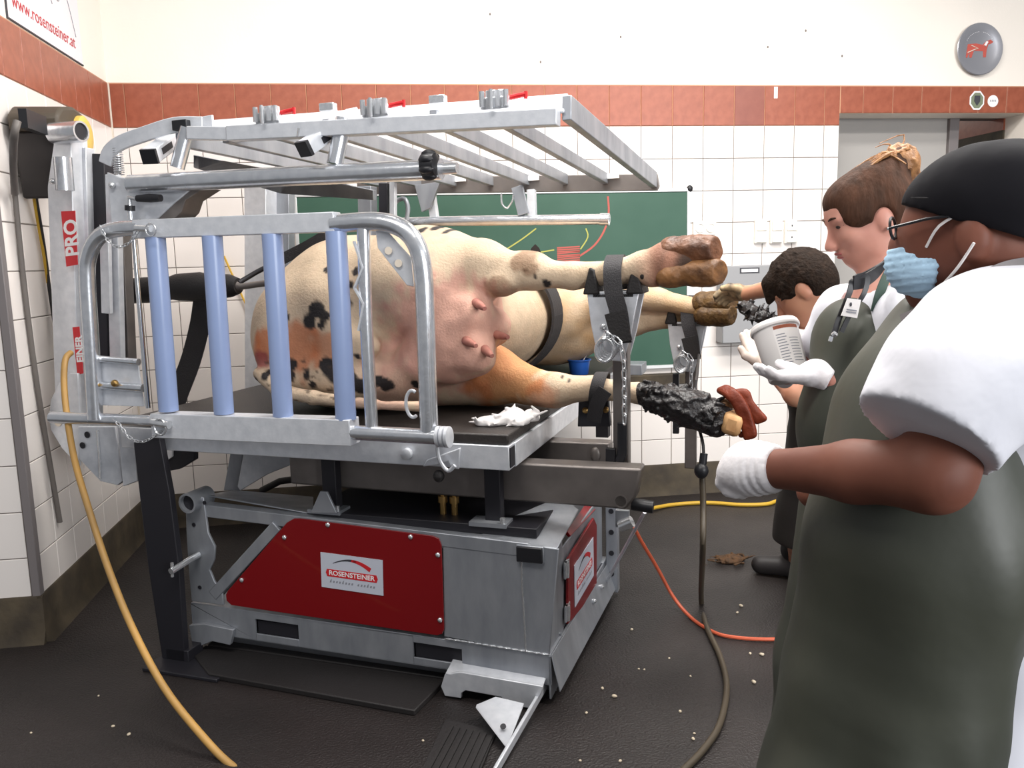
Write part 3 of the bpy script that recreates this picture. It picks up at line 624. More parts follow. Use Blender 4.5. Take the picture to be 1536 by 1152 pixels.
# ---- big transverse steel beams carrying the table
bm_ = part('support_beam', MB().prism([(-1.06, .10, .845), (-1.06, .10, .715), (.27, .10, .705), (.305, .10, .75), (.325, .10, .852)], (0, .09, 0)), 'steel_raw_or_shaded', None, .008)
MB().lathe([(.024, 0), (.024, .002), (.019, .002), (.019, 0)], (0.254,0.099,0.734), (0, -1, 0), 24).build('beam_hole', 'steel_raw_or_shaded', bm_)
MB().tube([(0.282,0.16,0.709), (0.357,0.16,0.702)], .022, 12).build('plug', 'black_plastic', bm_)
b2 = part('rear_beam', MB().bb((-1.06, .47, .70), (.14, .55, .85)), 'steel_raw_or_shaded', None, .006)
MB().ell((0.086,0.465,0.805), (.02, .01, .03)).build('beam_boss', 'steel_raw_or_shaded', b2)
for x, px in ((-.86, 505), (-.2, 740)):
    q = MB().bb((x - .03, .055, .64), (x + .03, .098, .86)); h = part('hinge_post', q, 'black_metal')
    MB().bb((x - .08, .02, .63), (x + .06, .1, .645)).build('hinge_foot', 'galv_dull', h)
    MB().lathe([(.01, 0), (.01, .03)], (x + .045, .03, .635), (0, 0, 1), 10).build('bolt', 'zinc', h)
part('bracket_tab', MB().prism([(-0.915,-0,0.637), (-0.867,0,0.726), (-0.838,-0,0.725), (-0.801,-0,0.645)], (0, .012, 0)), 'galv_dull')
for px in (648, 663): part('hydraulic_fitting', MB().lathe([(.012, 0), (.012, .05), (.018, .05), (.018, .075), (.01, .075), (.01, .12)], (-.42 + (px - 648) * .0031, .12, .63), (0, 0, 1), 12), 'brass', None, 0)
# ---- table frame and mat
ZTB = .95
tf = MB().bar((-1.72, -.03, .91), (-.095, -.03, .905), .06, .085)
tf.bar((-.115, 0, .905), (-.115, 2.2, .905), .05, .085).bar((-1.70, 0, .91), (-1.70, 2.2, .91), .05, .085).bar((-1.72, 2.2, .905), (-.095, 2.2, .905), .05, .085)
for y in (.5, 1.0, 1.5): tf.bb((-1.7, y - .03, .87), (-.12, y + .03, .93))
tfo = part('table_frame', tf, 'galv')
MB().bb((-.094, -.055, .872), (-.091, -.005, .94)).build('tube_opening', 'black_metal', tfo)
tm = part('table_mat', MB().bb((-1.70, -.05, .948), (-.10, 2.2, .985)), 'mat_rubber', None, .006); tm['label'] = 'black rubber mat covering the table top'
part('far_tray', MB().bb((-.12, 2.02, .90), (.02, 2.2, .96)), 'galv_dull')
# small fittings on the front rim
ff = part('rim_hook', MB().prism([(-0.409,-0.07,0.863), (-0.393,-0.07,0.888), (-0.342,-0.07,0.907), (-0.267,-0.07,0.936), (-0.275,-0.071,0.861), (-0.304,-0.07,0.864), (-0.313,-0.07,0.887), (-0.356,-0.07,0.871)], (0, .012, 0)), 'galv')
MB().tube([(-0.326,-0.1,0.98), (-0.338,-0.1,0.94), (-0.33,-0.1,0.894), (-0.302,-0.1,0.862), (-0.276,-0.1,0.882)], .007, 8, True, 4).build('hook_ring', 'galv', ff)
MB().ell((-0.354,-0.06,0.83), (.02, .02, .022)).build('rubber_stop', 'black_rubber', ff)
part('rim_lug', MB().lathe([(.02, 0), (.02, .02), (.012, .025)], (-0.468,-0.06,0.906), (0, -1, 0), 14), 'galv', None, 0)
# ---- swing gate in front with lavender tubes
YG = -.15
gt = MB()
gt.tube([(-1.745,-0.15,1.001), (-1.729,-0.15,1.281), (-1.716,-0.15,1.533), (-1.699,-0.15,1.619), (-1.65,-0.15,1.684), (-1.573,-0.15,1.713), (-1.446,-0.15,1.718)], .029, 16, True, 5)
gt2 = MB().tube([(-0.66,-0.15,1.7), (-0.512,-0.15,1.703), (-0.422,-0.15,1.683), (-0.367,-0.15,1.634), (-0.343,-0.15,1.552), (-0.34,-0.15,1.401), (-0.342,-0.15,1.203), (-0.343,-0.15,1.001)], .031, 16, True, 5)
gate = part('gate_frame', gt, 'galv_tube', None, 0); gate['label'] = 'bent galvanised tube frame of the front gate'
gt2.build('gate_bow', 'galv_tube', gate)
MB().bar((-1.464,-0.15,1.711), (-0.645,-0.15,1.706), .05, .066).build('gate_top_bar', 'galv', gate, .003)
MB().bar((-1.453,-0.15,0.991), (-0.622,-0.15,0.997), .07, .092).build('gate_bottom_bar', 'galv', gate, .003)
MB().tube([(-1.982,-0.13,0.995), (-1.464,-0.13,0.995)], .024, 16).build('gate_bottom_tube', 'galv_tube', gate)
MB().tube([(-0.653,-0.159,0.995), (-0.291,-0.16,0.992)], .026, 16).build('gate_bottom_tube', 'galv_tube', gate)
for k in range(3): MB().lathe([(.026, 0), (.036, .002), (.036, .012), (.026, .014)], V3((-0.31,-0.16,0.993)) + V3((.016 * k, 0, 0)), (1, 0, .05), 18).build('end_collar', 'galv', gate)
for a_, b_ in (((-1.388,-0.15,1.68), (-1.396,-0.15,1.044)), ((-1.144,-0.15,1.677), (-1.152,-0.15,1.042)), ((-0.9,-0.149,1.675), (-0.904,-0.15,1.041)), ((-0.652,-0.15,1.676), (-0.654,-0.15,1.038))):
    MB().tube([a_, b_], .0355, 20).build('lavender_tube', 'lavender', gate)
MB().tube([(-0.549,-0.15,1.696), (-0.557,-0.151,1.38), (-0.556,-0.15,1.011)], .022, 16).build('gate_tube', 'galv_tube', gate)
MB().tube([(-1.492,-0.14,1.71), (-1.496,-0.14,1.381), (-1.499,-0.14,1.049)], .009, 10).build('latch_rod', 'chrome', gate)
MB().prism([(-1.736,-0.12,1.234), (-1.547,-0.12,1.226), (-1.536,-0.12,1.05), (-1.758,-0.12,1.048)], (0, .008, 0)).build('latch_plate', 'galv', gate, .002)
MB().tube([(-1.758,-0.13,1.131), (-1.521,-0.13,1.123)], .016, 12).build('latch_tube', 'galv_tube', gate)
MB().tube([(-1.733,-0.13,1.233), (-1.532,-0.13,1.222)], .013, 12).build('latch_tube', 'galv_tube', gate)
for x in ((-1.722,-0.15,1.135), (-1.635,-0.15,1.142)): MB().ell(x, (.016, .012, .014)).build('rivet', 'brass', gate)
MB().prism([(-0.511,-0.14,1.676), (-0.47,-0.14,1.672), (-0.388,-0.14,1.583), (-0.383,-0.14,1.488), (-0.407,-0.14,1.493), (-0.507,-0.139,1.617)], (0, .008, 0)).build('notch_plate', 'galv', gate, .002)
for q in ((-0.43,-0.145,1.565), (-0.464,-0.145,1.607)): MB().lathe([(.013, 0), (.013, .003)], q, (0, -1, 0), 14).build('plate_hole', 'cream_trim', gate)
zz = [(-0.576,-0.17,1.64), (-0.555,-0.169,1.575), (-0.547,-0.17,1.553), (-0.583,-0.17,1.488), (-0.551,-0.17,1.435), (-0.576,-0.17,1.346)]
for i in range(5): MB().bar(zz[i], zz[i + 1], .006, .012, (0, 1, 0)).build('flat_link', 'galv', gate)
MB().tube([V3((-0.395,-0.16,1.101)) + V3((.04 * math.cos(t) * .6, 0, .045 * math.sin(t))) for t in [math.radians(60 + 15 * k) for k in range(17)]], .006, 8).build('ring_handle', 'galv', gate)
# chains (each link its own piece)
LK = {}
def chain_link(parent, p, t, s, m='zinc', roll=0):
    if (s, m) not in LK:
        P = []
        for k in range(16):
            a = 2 * math.pi * k / 16; P.append((.62 * s * math.cos(a), 0, (1.0 * s * math.sin(a)) + (.55 * s if math.sin(a) > 0 else -.55 * s)))
        mb = MB(); mb.tube(P + [P[0]], .22 * s, 7, False); LK[(s, m)] = mb.mesh('chain_link', m)
    o = bpy.data.objects.new('chain_link', LK[(s, m)]); COL.objects.link(o); o.parent = parent
    z = V3(t).normalized(); y = z.orthogonal().normalized(); x = y.cross(z); R = Matrix((x, y, z)).transposed() @ Matrix.Rotation(roll, 3, 'Z')
    o.matrix_local = Matrix.Translation(p) @ R.to_4x4(); return o
def chain(parent, pts, s, m='zinc'):
    pts = catmull([V3(p) for p in pts], 12); L = [0]
    for i in range(1, len(pts)): L.append(L[-1] + (pts[i] - pts[i - 1]).length)
    n = max(2, int(L[-1] / (2.2 * s)))
    for k in range(n + 1):
        d = L[-1] * k / n; i = max(1, next((j for j in range(len(L)) if L[j] >= d - 1e-9), len(L) - 1))
        f = (d - L[i - 1]) / max(L[i] - L[i - 1], 1e-9); chain_link(parent, pts[i - 1].lerp(pts[i], f), pts[i] - pts[i - 1], s, m, (k % 2) * math.pi / 2)
c1 = part('safety_pin', MB().tube([(-1.425,-0.2,1.713), (-1.361,-0.2,1.708)], .012, 10).tube([V3((-1.353,-0.2,1.704)) + V3((.022 * math.cos(t), -.01, .022 * math.sin(t))) for t in [2 * math.pi * k / 14 for k in range(15)]], .003, 6), 'zinc', None, 0)
chain(c1, [(-1.588,-0.191,1.719), (-1.569,-0.19,1.68), (-1.524,-0.19,1.65), (-1.469,-0.19,1.663), (-1.429,-0.19,1.699)], .0075)
c2 = part('safety_pin', MB().tube([(-1.432,-0.2,1.009), (-1.355,-0.2,1.002)], .016, 10).tube([V3((-1.389,-0.2,0.994)) + V3((.026 * math.cos(t), -.01, .03 * math.sin(t))) for t in [2 * math.pi * k / 14 for k in range(15)]], .004, 6), 'zinc', None, 0)
chain(c2, [(-1.611,-0.19,1.004), (-1.585,-0.19,0.984), (-1.564,-0.19,0.954), (-1.517,-0.19,0.931), (-1.467,-0.19,0.938), (-1.409,-0.19,0.971)], .0075)
# ---- tower at the left end
tw = part('tower_post', MB().bar((-2.213,0.2,0.882), (-2.099,0.2,2.125), .09, .13, (1, 0, 0)), 'galv')
MB().bar((-2.156,0.24,0.876), (-2.046,0.24,2.081), .05, .05, (1, 0, 0)).build('tower_flange', 'galv', tw, .003)
a_ = V3((-2.096,0.13,2.129)); b_ = V3((-1.95,0.13,2.127)); MB().pipe(a_, b_, .042, .034, 20).build('pivot_tube', 'galv_tube', tw)
MB().lathe([(.034, 0), (.034, .003)], b_ + (a_ - b_) * .06, b_ - a_, 18).build('pivot_bore', 'black_metal', tw)
MB().tube([(-2.029,0.1,2.026), (-2.033,0.1,1.894)], .035, 16).build('side_sleeve', 'galv_tube', tw)
MB().ell((-2.094,0.1,1.934), (.015, .012, .012)).build('sleeve_bolt', 'zinc', tw)
def sticker(q, m):
    return MB().prism(q, (0, -.0015, 0)).build('sticker', m, tw)
s1 = sticker([(-2.1,0.133,1.815), (-2.025,0.133,1.815), (-2.04,0.133,1.594), (-2.102,0.133,1.587)], 'sticker_red')
text('lettering', 'PRO', 'white_print', V3((-2.068,0.131,1.705)) + V3((.012, 0, 0)), V3((-2.058,0.13,1.805)) - V3((-2.065,0.13,1.6)), V3((-1, 0, -.06)), .098, tw, .0004, .8, .003)
s2 = sticker([(-2.103,0.133,1.331), (-2.067,0.134,1.334), (-2.071,0.134,1.133), (-2.104,0.133,1.127)], 'sticker_red')
text('lettering', 'EINER', 'white_print', V3((-2.082,0.131,1.237)) + V3((.006, 0, 0)), V3((-2.084,0.13,1.32)) - V3((-2.088,0.13,1.142)), V3((-1, 0, -.06)), .05, tw, .0004, .85, .002)
ic = part('slide_column', MB().bar((-2.125,0.3,0.988), (-2.022,0.3,2.058), .10, .12, (1, 0, 0)), 'black_metal')
MB().bar((-1.999,0.24,1.002), (-1.913,0.24,1.963), .03, .06, (1, 0, 0)).build('slide_face', 'galv', ic, .003)
MB().bar((-1.977,0.2,1.385), (-1.944,0.2,1.735), .02, .045, (1, 0, 0)).build('slide_insert', 'galv', ic, .002)
MB().bar((-1.998,0.3,0.991), (-1.946,0.3,1.865), .05, .06, (1, 0, 0)).build('slide_guide', 'steel_raw_or_shaded', ic, .003)
br = part('arm_bracket', MB().prism([(-1.644,-0.08,1.93), (-1.584,-0.08,1.908), (-1.524,-0.08,1.9), (-1.26,-0.081,1.876), (-1.274,-0.08,1.849), (-1.349,-0.081,1.805), (-1.445,-0.08,1.741), (-1.645,-0.08,1.717)], (0, .012, 0)), 'galv')
MB().prism([(-1.468,-0.075,1.743), (-1.353,-0.075,1.805), (-1.26,-0.075,1.858), (-1.221,-0.075,1.851), (-1.305,-0.075,1.813), (-1.327,-0.075,1.771), (-1.359,-0.075,1.748)], (0, .1, 0)).build('bracket_web', 'steel_raw_or_shaded', br, .002)
MB().tube([(-1.47,-0.13,1.822), (-1.413,-0.13,1.821), (-1.366,-0.13,1.819)], [.012, .016, .013], 12).build('lever_grip', 'black_plastic', br)
MB().tube([(-1.482,-0.12,1.823), (-1.515,-0.12,1.829), (-1.517,-0.12,1.776), (-1.517,-0.12,1.723)], .01, 10).build('lever_rod', 'zinc', br)
MB().tube([(-1.515,-0.12,1.8), (-1.517,-0.12,1.781)], .018, 12).build('lever_collar', 'black_plastic', br)
for q in ((-1.548,-0.09,1.881), (-1.398,-0.09,1.875)): MB().bar(ofs(q), ofs(q, .09, 0, .002), .02, .016).build('bracket_slot', 'zinc', br, .004)
for q in ((-1.284,-0.09,1.867), (-1.274,-0.089,1.86), (-1.616,-0.091,1.879)): MB().ell(q, .012).build('bolt', 'zinc', br)
spz = []
q0, q1 = V3((-1.605,-0.06,1.92)), V3((-1.603,-0.06,2.017))
for k in range(12 * 10 + 1): t = k / 120; a = 2 * math.pi * 12 * t; spz.append(q0.lerp(q1, t) + V3((.017 * math.cos(a), .017 * math.sin(a), 0)))
part('coil_spring', MB().tube(spz, .0026, 5), 'zinc', None, 0)
# ---- long arm tube with knob
am = part('arm_tube', MB().tube([(-1.512,-0.11,1.877), (-0.88,-0.11,1.869), (-0.281,-0.11,1.86)], .033, 20), 'galv_tube', None, 0)
MB().tube([(-0.298,-0.11,1.861), (-0.226,-0.11,1.861)], .018, 14).build('tube_tip', 'zinc', am)
kn = MB(); kc = V3((-0.312,-0.13,1.872))
kn.lathe([(.02, -.03), (.038, -.022), (.042, 0), (.038, .022), (.02, .03)], kc, (1, 0, .04), 20)
for k in range(7): kn.ell(kc + V3((0, .036 * math.cos(k * .9), .036 * math.sin(k * .9))), (.026, .014, .014), None, 8, 6)
kn.build('star_knob', 'black_plastic', am)
MB().tube([(-1.309,-0.1,1.924), (-1.265,-0.081,2.062)], .026, 14).build('stub_tube', 'galv_tube', am)
MB().tube([(-0.671,-0.1,1.9), (-0.638,-0.08,2.048)], .028, 14).build('stub_tube', 'galv_tube', am)
MB().bb(V3((-1.318,-0.1,2.054)), V3((-1.255,-0.06,2.09))).build('end_cap', 'black_plastic', am, .003)
for a_, b_ in (((-1.371,-0.16,1.963), (-1.44,0.1,2.08)), ((-0.743,-0.16,1.95), (-0.672,0.06,2.085))):
    arm = MB().bar(a_, b_, .055, .05).build('cross_arm', 'galv', am, .003)
    t = (V3(b_) - V3(a_)).normalized()
for a_, b_ in (((-1.371,-0.16,1.963), (-1.44,0.1,2.08)), ((-0.743,-0.16,1.95), (-0.672,0.06,2.085))):
    t = (V3(b_) - V3(a_)).normalized(); MB().bar(V3(a_) - t * .012, V3(a_) + t * .002, .056, .051).build('end_cap', 'black_plastic', am)
    MB().bar(V3(a_) + t * .05 + V3((.027, 0, 0)), V3(a_) + t * .14 + V3((.027, 0, 0)), .006, .022).build('arm_slot', 'black_metal', am)
MB().tube([(-0.791,-0.12,1.995), (-0.784,-0.12,2.022)], .007, 8).build('pin', 'zinc', am)
# ---- overhead grid
gr = part('grid_front_rail', MB().bar((-1.075,-0.099,2.026), (0.107,-0.1,1.993), .05, .05).prism([(-1.296,0.03,2.106), (0.105,0.03,2.087), (0.12,-0.085,2.014), (-1.211,-0.086,2.044)], (0, .006, -.008)), 'galv')
gr['label'] = 'bright galvanised front rail of the overhead grid'
MB().bar((-1.242,-0.1,2.04), (-1.062,-0.1,2.025), .04, .045).build('rail_end', 'galv', gr, .003)
MB().ribbon([(-1.206,-0.07,2.071), (-1.329,-0.07,2.078), (-1.47,-0.07,2.055), (-1.574,-0.07,2.033), (-1.633,-0.07,2.003), (-1.656,-0.07,1.961)], (0, 0, 1), .055, .014, 5).build('bent_rail_end', 'galv', gr, .003)
MB().prism([(-1.255,-0.075,2.085), (-1.214,-0.075,2.098), (-1.163,-0.075,2.101), (-1.164,-0.075,2.06), (-1.246,-0.075,2.052)], (0, .01, 0)).build('rail_gusset', 'galv', gr, .002)
fr = part('grid_far_rail', MB().prism([(-1.45, 1.5, 2.03), (.18, 1.5, 1.965), (.19, 1.5, 1.905), (.18, 1.5, 1.885), (-1.45, 1.5, 1.945)], (0, .03, 0)), 'steel_raw_or_shaded')  # galvanised rail; the darker tone paints in the dark floor it reflects
rr = part('grid_side_rail', MB().bar((.125, -.07, 2.025), (.165, 1.5, 1.935), .03, .075), 'galv_dull')
for i, u in enumerate((-.075, -.279, -.481, -.675, -.88, -1.08, -1.28)):
    zf = 1.945 - (u - .18) * .035; part('grid_slat', MB().bar((u - .045, -.06, 2.03), (u, 1.51, zf), .028, .052), 'galv_dull')
for q in ((-0.838,1.49,1.991), (-0.443,1.491,1.976), (-0.034,1.49,1.964)):
    MB().bb(ofs(q, -.03, -.01, -.012), ofs(q, .03, 0, .012)).build('rail_tab', 'white_print', fr)
for q in ((-0.915,-0.08,2.073), (-0.508,-0.08,2.064), (-0.096,-0.08,2.056)):
    L_ = part('latch', MB().bb(ofs(q, -.045, -.035, -.025), ofs(q, .05, -.005, .012)), 'zinc')
    for k in range(4): MB().tube([ofs(q, -.035 + .026 * k, -.045, -.02), ofs(q, -.035 + .026 * k, -.045, .028)], .009, 8).build('latch_stud', 'zinc', L_)
    MB().bb(ofs(q, -.03, -.03, .012), ofs(q, .035, 0, .034)).build('latch_block', 'zinc', L_, .004)
    MB().tube([ofs(q, .0, -.06, -.03), ofs(q, .0, -.06, .03)], .006, 8).build('latch_pin', 'zinc', L_)
    MB().tube([ofs(q, .05, -.02, .008), ofs(q, .10, -.02, .014)], .008, 8).tube([ofs(q, .10, -.02, .022), ofs(q, .10, -.02, .0)], .006, 8).build('latch_handle', 'red_plastic', L_)
for q in ((-0.712,-0.06,2.095), (-0.309,-0.06,2.087)): part('rail_lug', MB().bb(ofs(q, -.025, -.01, -.015), ofs(q, .03, .02, .012)), 'zinc')
lb = part('lower_bar', MB().tube([(-1.336,1.45,1.779), (-0.977,1.451,1.779), (-0.053,1.45,1.754)], .026, 14), 'galv_tube', None, 0)
MB().pipe((-0.093,1.45,1.755), (-0.047,1.45,1.753), .03, .022).build('bar_collar', 'zinc', lb)
MB().bar((-0.98,1.46,1.794), (-1.002,1.47,1.943), .04, .04, (1, 0, 0)).build('bar_hanger', 'galv', lb, .002)
MB().bar((-0.443,1.46,1.772), (-0.449,1.47,1.916), .04, .04, (1, 0, 0)).build('bar_hanger', 'galv', lb, .002)
MB().bar((-0.482,1.44,1.793), (-0.52,1.46,1.935), .02, .06, (1, 0, 0)).build('bar_strut', 'galv_dull', lb, .002)
MB().tube([(-0.6,1.44,1.904), (-0.598,1.44,1.854), (-0.573,1.44,1.83), (-0.544,1.44,1.859), (-0.535,1.44,1.895)], .005, 8, True, 4).build('wire_loop', 'zinc', lb)
# ---- far tower
ft = part('far_tower_post', MB().bar((-1.921,1.15,0.702), (-1.813,1.149,2.018), .11, .13, (1, 0, 0)), 'galv')
MB().bar((-1.829,1.22,0.692), (-1.731,1.22,2.019), .06, .11, (1, 0, 0)).build('tower_side', 'galv_dull', ft, .003)
MB().prism([(-1.552,0.3,2.029), (-1.424,0.3,2), (-1.59,1.1,2.021), (-1.146,1.1,1.924), (-1.149,1.099,1.876), (-1.675,1.1,1.933), (-1.556,0.3,1.976)], (0, .03, 0)).build('tower_arm', 'galv_dull', ft, .003)
MB().bar((-1.284,1.25,1.346), (-1.256,1.25,1.957), .07, .075, (1, 0, 0)).build('tower_leg', 'galv_dull', ft, .003)
MB().bar((-1.205,1.3,1.481), (-1.183,1.3,1.973), .04, .05, (1, 0, 0)).build('tower_leg', 'black_metal', ft, .003)
MB().bar((-1.149,1.28,1.481), (-1.124,1.28,1.979), .03, .03, (1, 0, 0)).build('tower_leg', 'galv', ft, .003)
MB().tube([(-1.211,1.4,1.793), (-1.179,1.4,1.878), (-1.124,1.4,1.9), (-1.104,1.4,1.851), (-1.115,1.4,1.79)], .012, 10, True, 4).build('bent_hook', 'galv_dull', ft)
MB().prism([(-1.07,1.42,1.967), (-0.926,1.42,1.979), (-0.987,1.42,1.847), (-1.037,1.42,1.829)], (0, .02, 0)).build('hook_plate', 'galv_dull', ft, .002)
# ---- black padded roller, straps, lower-left cover and leg
ro = part('padded_roller', MB().tube([(-2.029,0.42,1.473), (-1.91,0.42,1.478), (-1.816,0.42,1.482), (-1.78,0.42,1.485), (-1.666,0.42,1.486), (-1.625,0.42,1.485), (-1.51,0.421,1.487), (-1.466,0.42,1.486)], [.057, .057, .052, .06, .064, .058, .05, .034], 18), 'black_rubber', None, 0)
MB().tube([(-1.477,0.42,1.486), (-1.453,0.42,1.483), (-1.341,0.42,1.495), (-1.258,0.42,1.497)], [.028, .014, .014, .014], 10).build('roller_rod', 'steel_raw_or_shaded', ro)
MB().tube([(-1.465,0.421,1.5), (-1.427,0.5,1.543), (-1.302,0.55,1.607), (-1.127,0.6,1.697)], .011, 10).build('roller_link', 'black_metal', ro)
part('tension_strap', MB().ribbon([(-1.749,0.55,1.464), (-1.786,0.55,1.314), (-1.855,0.551,1.143), (-1.938,0.55,0.989), (-1.97,0.55,0.918)], (1, 0, .25), .105, .006, 4), 'webbing', None, 0)
part('tether_strap', MB().ribbon([(-1.288,0.5,1.598), (-1.185,0.5,1.64), (-1.039,0.45,1.691)], (0, .2, 1), .05, .005, 4), 'webbing', None, 0)
dc = part('curved_guard', MB().prism([(-2.276,0.12,0.931), (-2.254,0.12,1.015), (-2.199,0.12,1.089), (-2.133,0.12,1.134), (-2.09,0.12,1.135), (-2.104,0.12,0.917), (-2.137,0.12,0.723), (-2.222,0.12,0.802), (-2.272,0.12,0.881)], (0, .016, 0)), 'galv')
MB().prism([(-2.047,0.051,0.918), (-1.85,0.05,0.926), (-1.837,0.05,0.693), (-1.867,0.05,0.674), (-1.956,0.051,0.686), (-2.058,0.05,0.779)], (0, .02, 0)).build('guard_box', 'galv', dc, .003)
MB().prism([(-1.808,0.02,0.933), (-1.708,0.02,0.923), (-1.729,0.02,0.798), (-1.732,0.02,0.708), (-1.81,0.021,0.68)], (0, .06, 0)).build('guard_flange', 'galv', dc, .003)
MB().tube([(-1.938,0.045,0.909), (-1.94,0.045,0.809), (-1.947,0.045,0.7)], .005, 6).build('weld_seam', 'zinc', dc)
for q in ((-1.996,0.048,0.886), (-2.027,0.048,0.839)): MB().lathe([(.014, 0), (.014, .003)], q, (0, -1, 0), 12).build('bolt_hole', 'black_metal', dc)
MB().lathe([(.022, 0), (.022, .003)], (-2.223,0.119,0.921), (0, -1, 0), 16).build('guard_hole', 'cream_trim', dc)
MB().prism([(-1.852,0.3,0.791), (-1.788,0.299,0.782), (-1.792,0.3,0.742), (-1.85,0.3,0.706)], (0, .01, 0)).build('guard_tab', 'white_print', dc)
MB().prism([(-1.859,0.309,0.706), (-1.801,0.31,0.736), (-1.781,0.31,0.792), (-1.678,0.31,0.79), (-1.684,0.31,0.73), (-1.771,0.31,0.683), (-1.856,0.31,0.666)], (0, .03, 0)).build('guard_wing', 'black_metal', dc, .002)
lg = part('support_leg', MB().prism([(-1.621,-0.1,0.901), (-1.497,-0.1,0.933), (-1.471,-0.1,0.707), (-1.458,-0.1,0.412), (-1.469,-0.1,-0.008), (-1.576,-0.1,-0.039), (-1.607,-0.1,0.398)], (0, .03, 0)), 'black_metal')
fz = (-1.503,-0.1,-0.029)
MB().bb((-1.60, -.19, 0), (-1.25, -.0, .014)).build('foot_plate', 'black_metal', lg, .003)
MB().bb((-1.56, -.1, .01), (-1.45, -.01, .06)).build('leg_socket', 'black_metal', lg, .003)
# grey mechanism between base and table at the left
mc = part('tilt_link', MB().prism([(-1.634,0.5,0.731), (-1.569,0.5,0.734), (-1.599,0.501,0.543), (-1.691,0.5,0.537)], (0, .04, 0)), 'galv_dull')
MB().prism([(-1.525,0.45,0.748), (-1.262,0.449,0.748), (-1.279,0.45,0.696), (-1.413,0.45,0.643), (-1.561,0.45,0.559), (-1.575,0.45,0.577)], (0, .012, 0)).build('link_plate', 'galv', mc, .003)
MB().tube([(-1.555,0.6,0.518), (-1.45,0.6,0.57), (-1.341,0.6,0.589)], .016, 10).build('hydraulic_hose', 'black_rubber', mc)
part('base_top_plate', MB().prism([(-1.41,0.03,0.669), (-1.521,0.35,0.593), (-1.118,0.35,0.589), (-0.92,0.03,0.627)], (0, 0, -.006)), 'galv_dull')
# ---- hoof supports
def hoof_support(nm, A, sc, parent_y, zbot, top):
    # A: top centre of the cradle
    A = V3(A); w, h = .1 * sc, .245 * sc
    q = [(-.92 * w, 0, 0), (-.80 * w, 0, -.45 * h), (-.55 * w, 0, -.97 * h), (.35 * w, 0, -1.0 * h), (.62 * w, 0, -.6 * h), (.92 * w, 0, 0)]
    hs = part(nm, MB().prism([A + V3(p) for p in q], (0, .012, 0)), 'galv')
    MB().prism([A + V3(p) + V3((0, .12, 0)) for p in q], (0, .012, 0)).build('cradle_plate', 'galv', hs, .002)
    for x in (-.75, .75):
        MB().prism([A + V3((x * w - .03, -.01, -.01)), A + V3((x * w + .03, -.01, -.01)), A + V3((x * w + .012, -.01, .075)), A + V3((x * w - .006, -.01, .085))], (0, .15, 0)).build('cradle_pad', 'black_rubber', hs, .006)
    MB().prism([A + V3((-.7 * w, 0, -.02)), A + V3((.7 * w, 0, -.02)), A + V3((.7 * w, .13, -.02)), A + V3((-.7 * w, .13, -.02))], (0, 0, .01)).build('cradle_floor', 'black_rubber', hs)
    P = A + V3((.18 * w, .06, 0))
    MB().bar((P.x, P.y, A.z - h * .7), (P.x, P.y, zbot), .055, .055, (1, 0, 0)).build('support_post', 'steel_raw_or_shaded', hs, .004)
    MB().ell(A + V3((-.35 * w, -.004, -.5 * h)), (.012, .008, .012)).build('bolt', 'zinc', hs)
    st_ = [A + V3((.05 * w, .13, .0)), A + V3((-.02 * w, .125, .09 * sc)), A + V3((0, .06, .122 * sc)), A + V3((.03 * w, -.02, .085 * sc)), A + V3((.1 * w, -.04, 0)), A + V3((.28 * w, -.04, -.3 * h)), A + V3((.4 * w, -.035, -.72 * h))]
    MB().ribbon(st_, (1, 0, 0), .062, .006, 6).build('hoof_strap', 'webbing', hs)
    MB().ribbon([A + V3((.14 * w, -.046, -.28 * h)), A + V3((.40 * w, -.044, -.7 * h))], (1, 0, .2), .07, .008).build('strap_loop', 'black_rubber', hs)
    hk = A + V3((-.02 * w, -.03, -.72 * h))
    for k in range(5): MB().tube([hk + V3((.032 * math.cos(t) - .008 * k * .6, -.012 * k * .4, .04 * math.sin(t) - .006 * k)) for t in [2 * math.pi * j / 14 for j in range(15)]], .0055, 6, False).build('chain_coil', 'zinc', hs)
    return hs, hk
h1, k1 = hoof_support('hoof_cradle', (0.212,0.2,1.451), 1.0, .2, .80, 0)
chain(h1, [ofs(k1, .0, -.02, .03), ofs(k1, .035, -.025, .0), ofs(k1, .048, -.025, -.06), ofs(k1, .05, -.025, -.16), ofs(k1, .05, -.025, -.26)], .0135)
MB().tube([(0.242,0.2,0.99), (0.241,0.2,0.88), (0.231,0.2,0.85)], .018, 12).build('handle_grip', 'black_plastic', h1)
MB().bar((0.201,0.2,0.897), (0.2,0.2,0.824), .02, .035, (1, 0, 0)).build('handle_block', 'black_plastic', h1, .003)
h2, k2 = hoof_support('hoof_cradle', (0.336,1.4,1.252), 1.0, 1.4, .52, 0)
chain(h2, [ofs(k2, .0, -.02, .03), ofs(k2, .03, -.025, .0), ofs(k2, .03, -.025, -.1), ofs(k2, .03, -.025, -.22)], .0135)
MB().bar((0.285,1.42,0.699), (0.284,1.42,0.999), .03, .03, (1, 0, 0)).build('handle_grip', 'black_plastic', h2, .003)
part('rear_outrigger', MB().bar((.36, 1.46, .86), (-.12, 1.46, .90), .06, .06), 'steel_raw_or_shaded')
cl = part('leg_clamp', MB().prism([(0.02,0.45,0.917), (0.026,0.45,1.028), (0.141,0.449,1.037), (0.149,0.45,0.922)], (0, .03, 0)), 'black_metal')
for q in ((0.055,0.445,0.985), (0.135,0.445,0.99)): MB().lathe([(.012, 0), (.012, .012), (.006, .018)], q, (0, -1, 0), 12).build('bolt', 'brass', cl)
MB().bar((.09, .6, .85), (.09, .6, .93), .05, .05, (1, 0, 0)).build('clamp_stand', 'black_metal', cl)
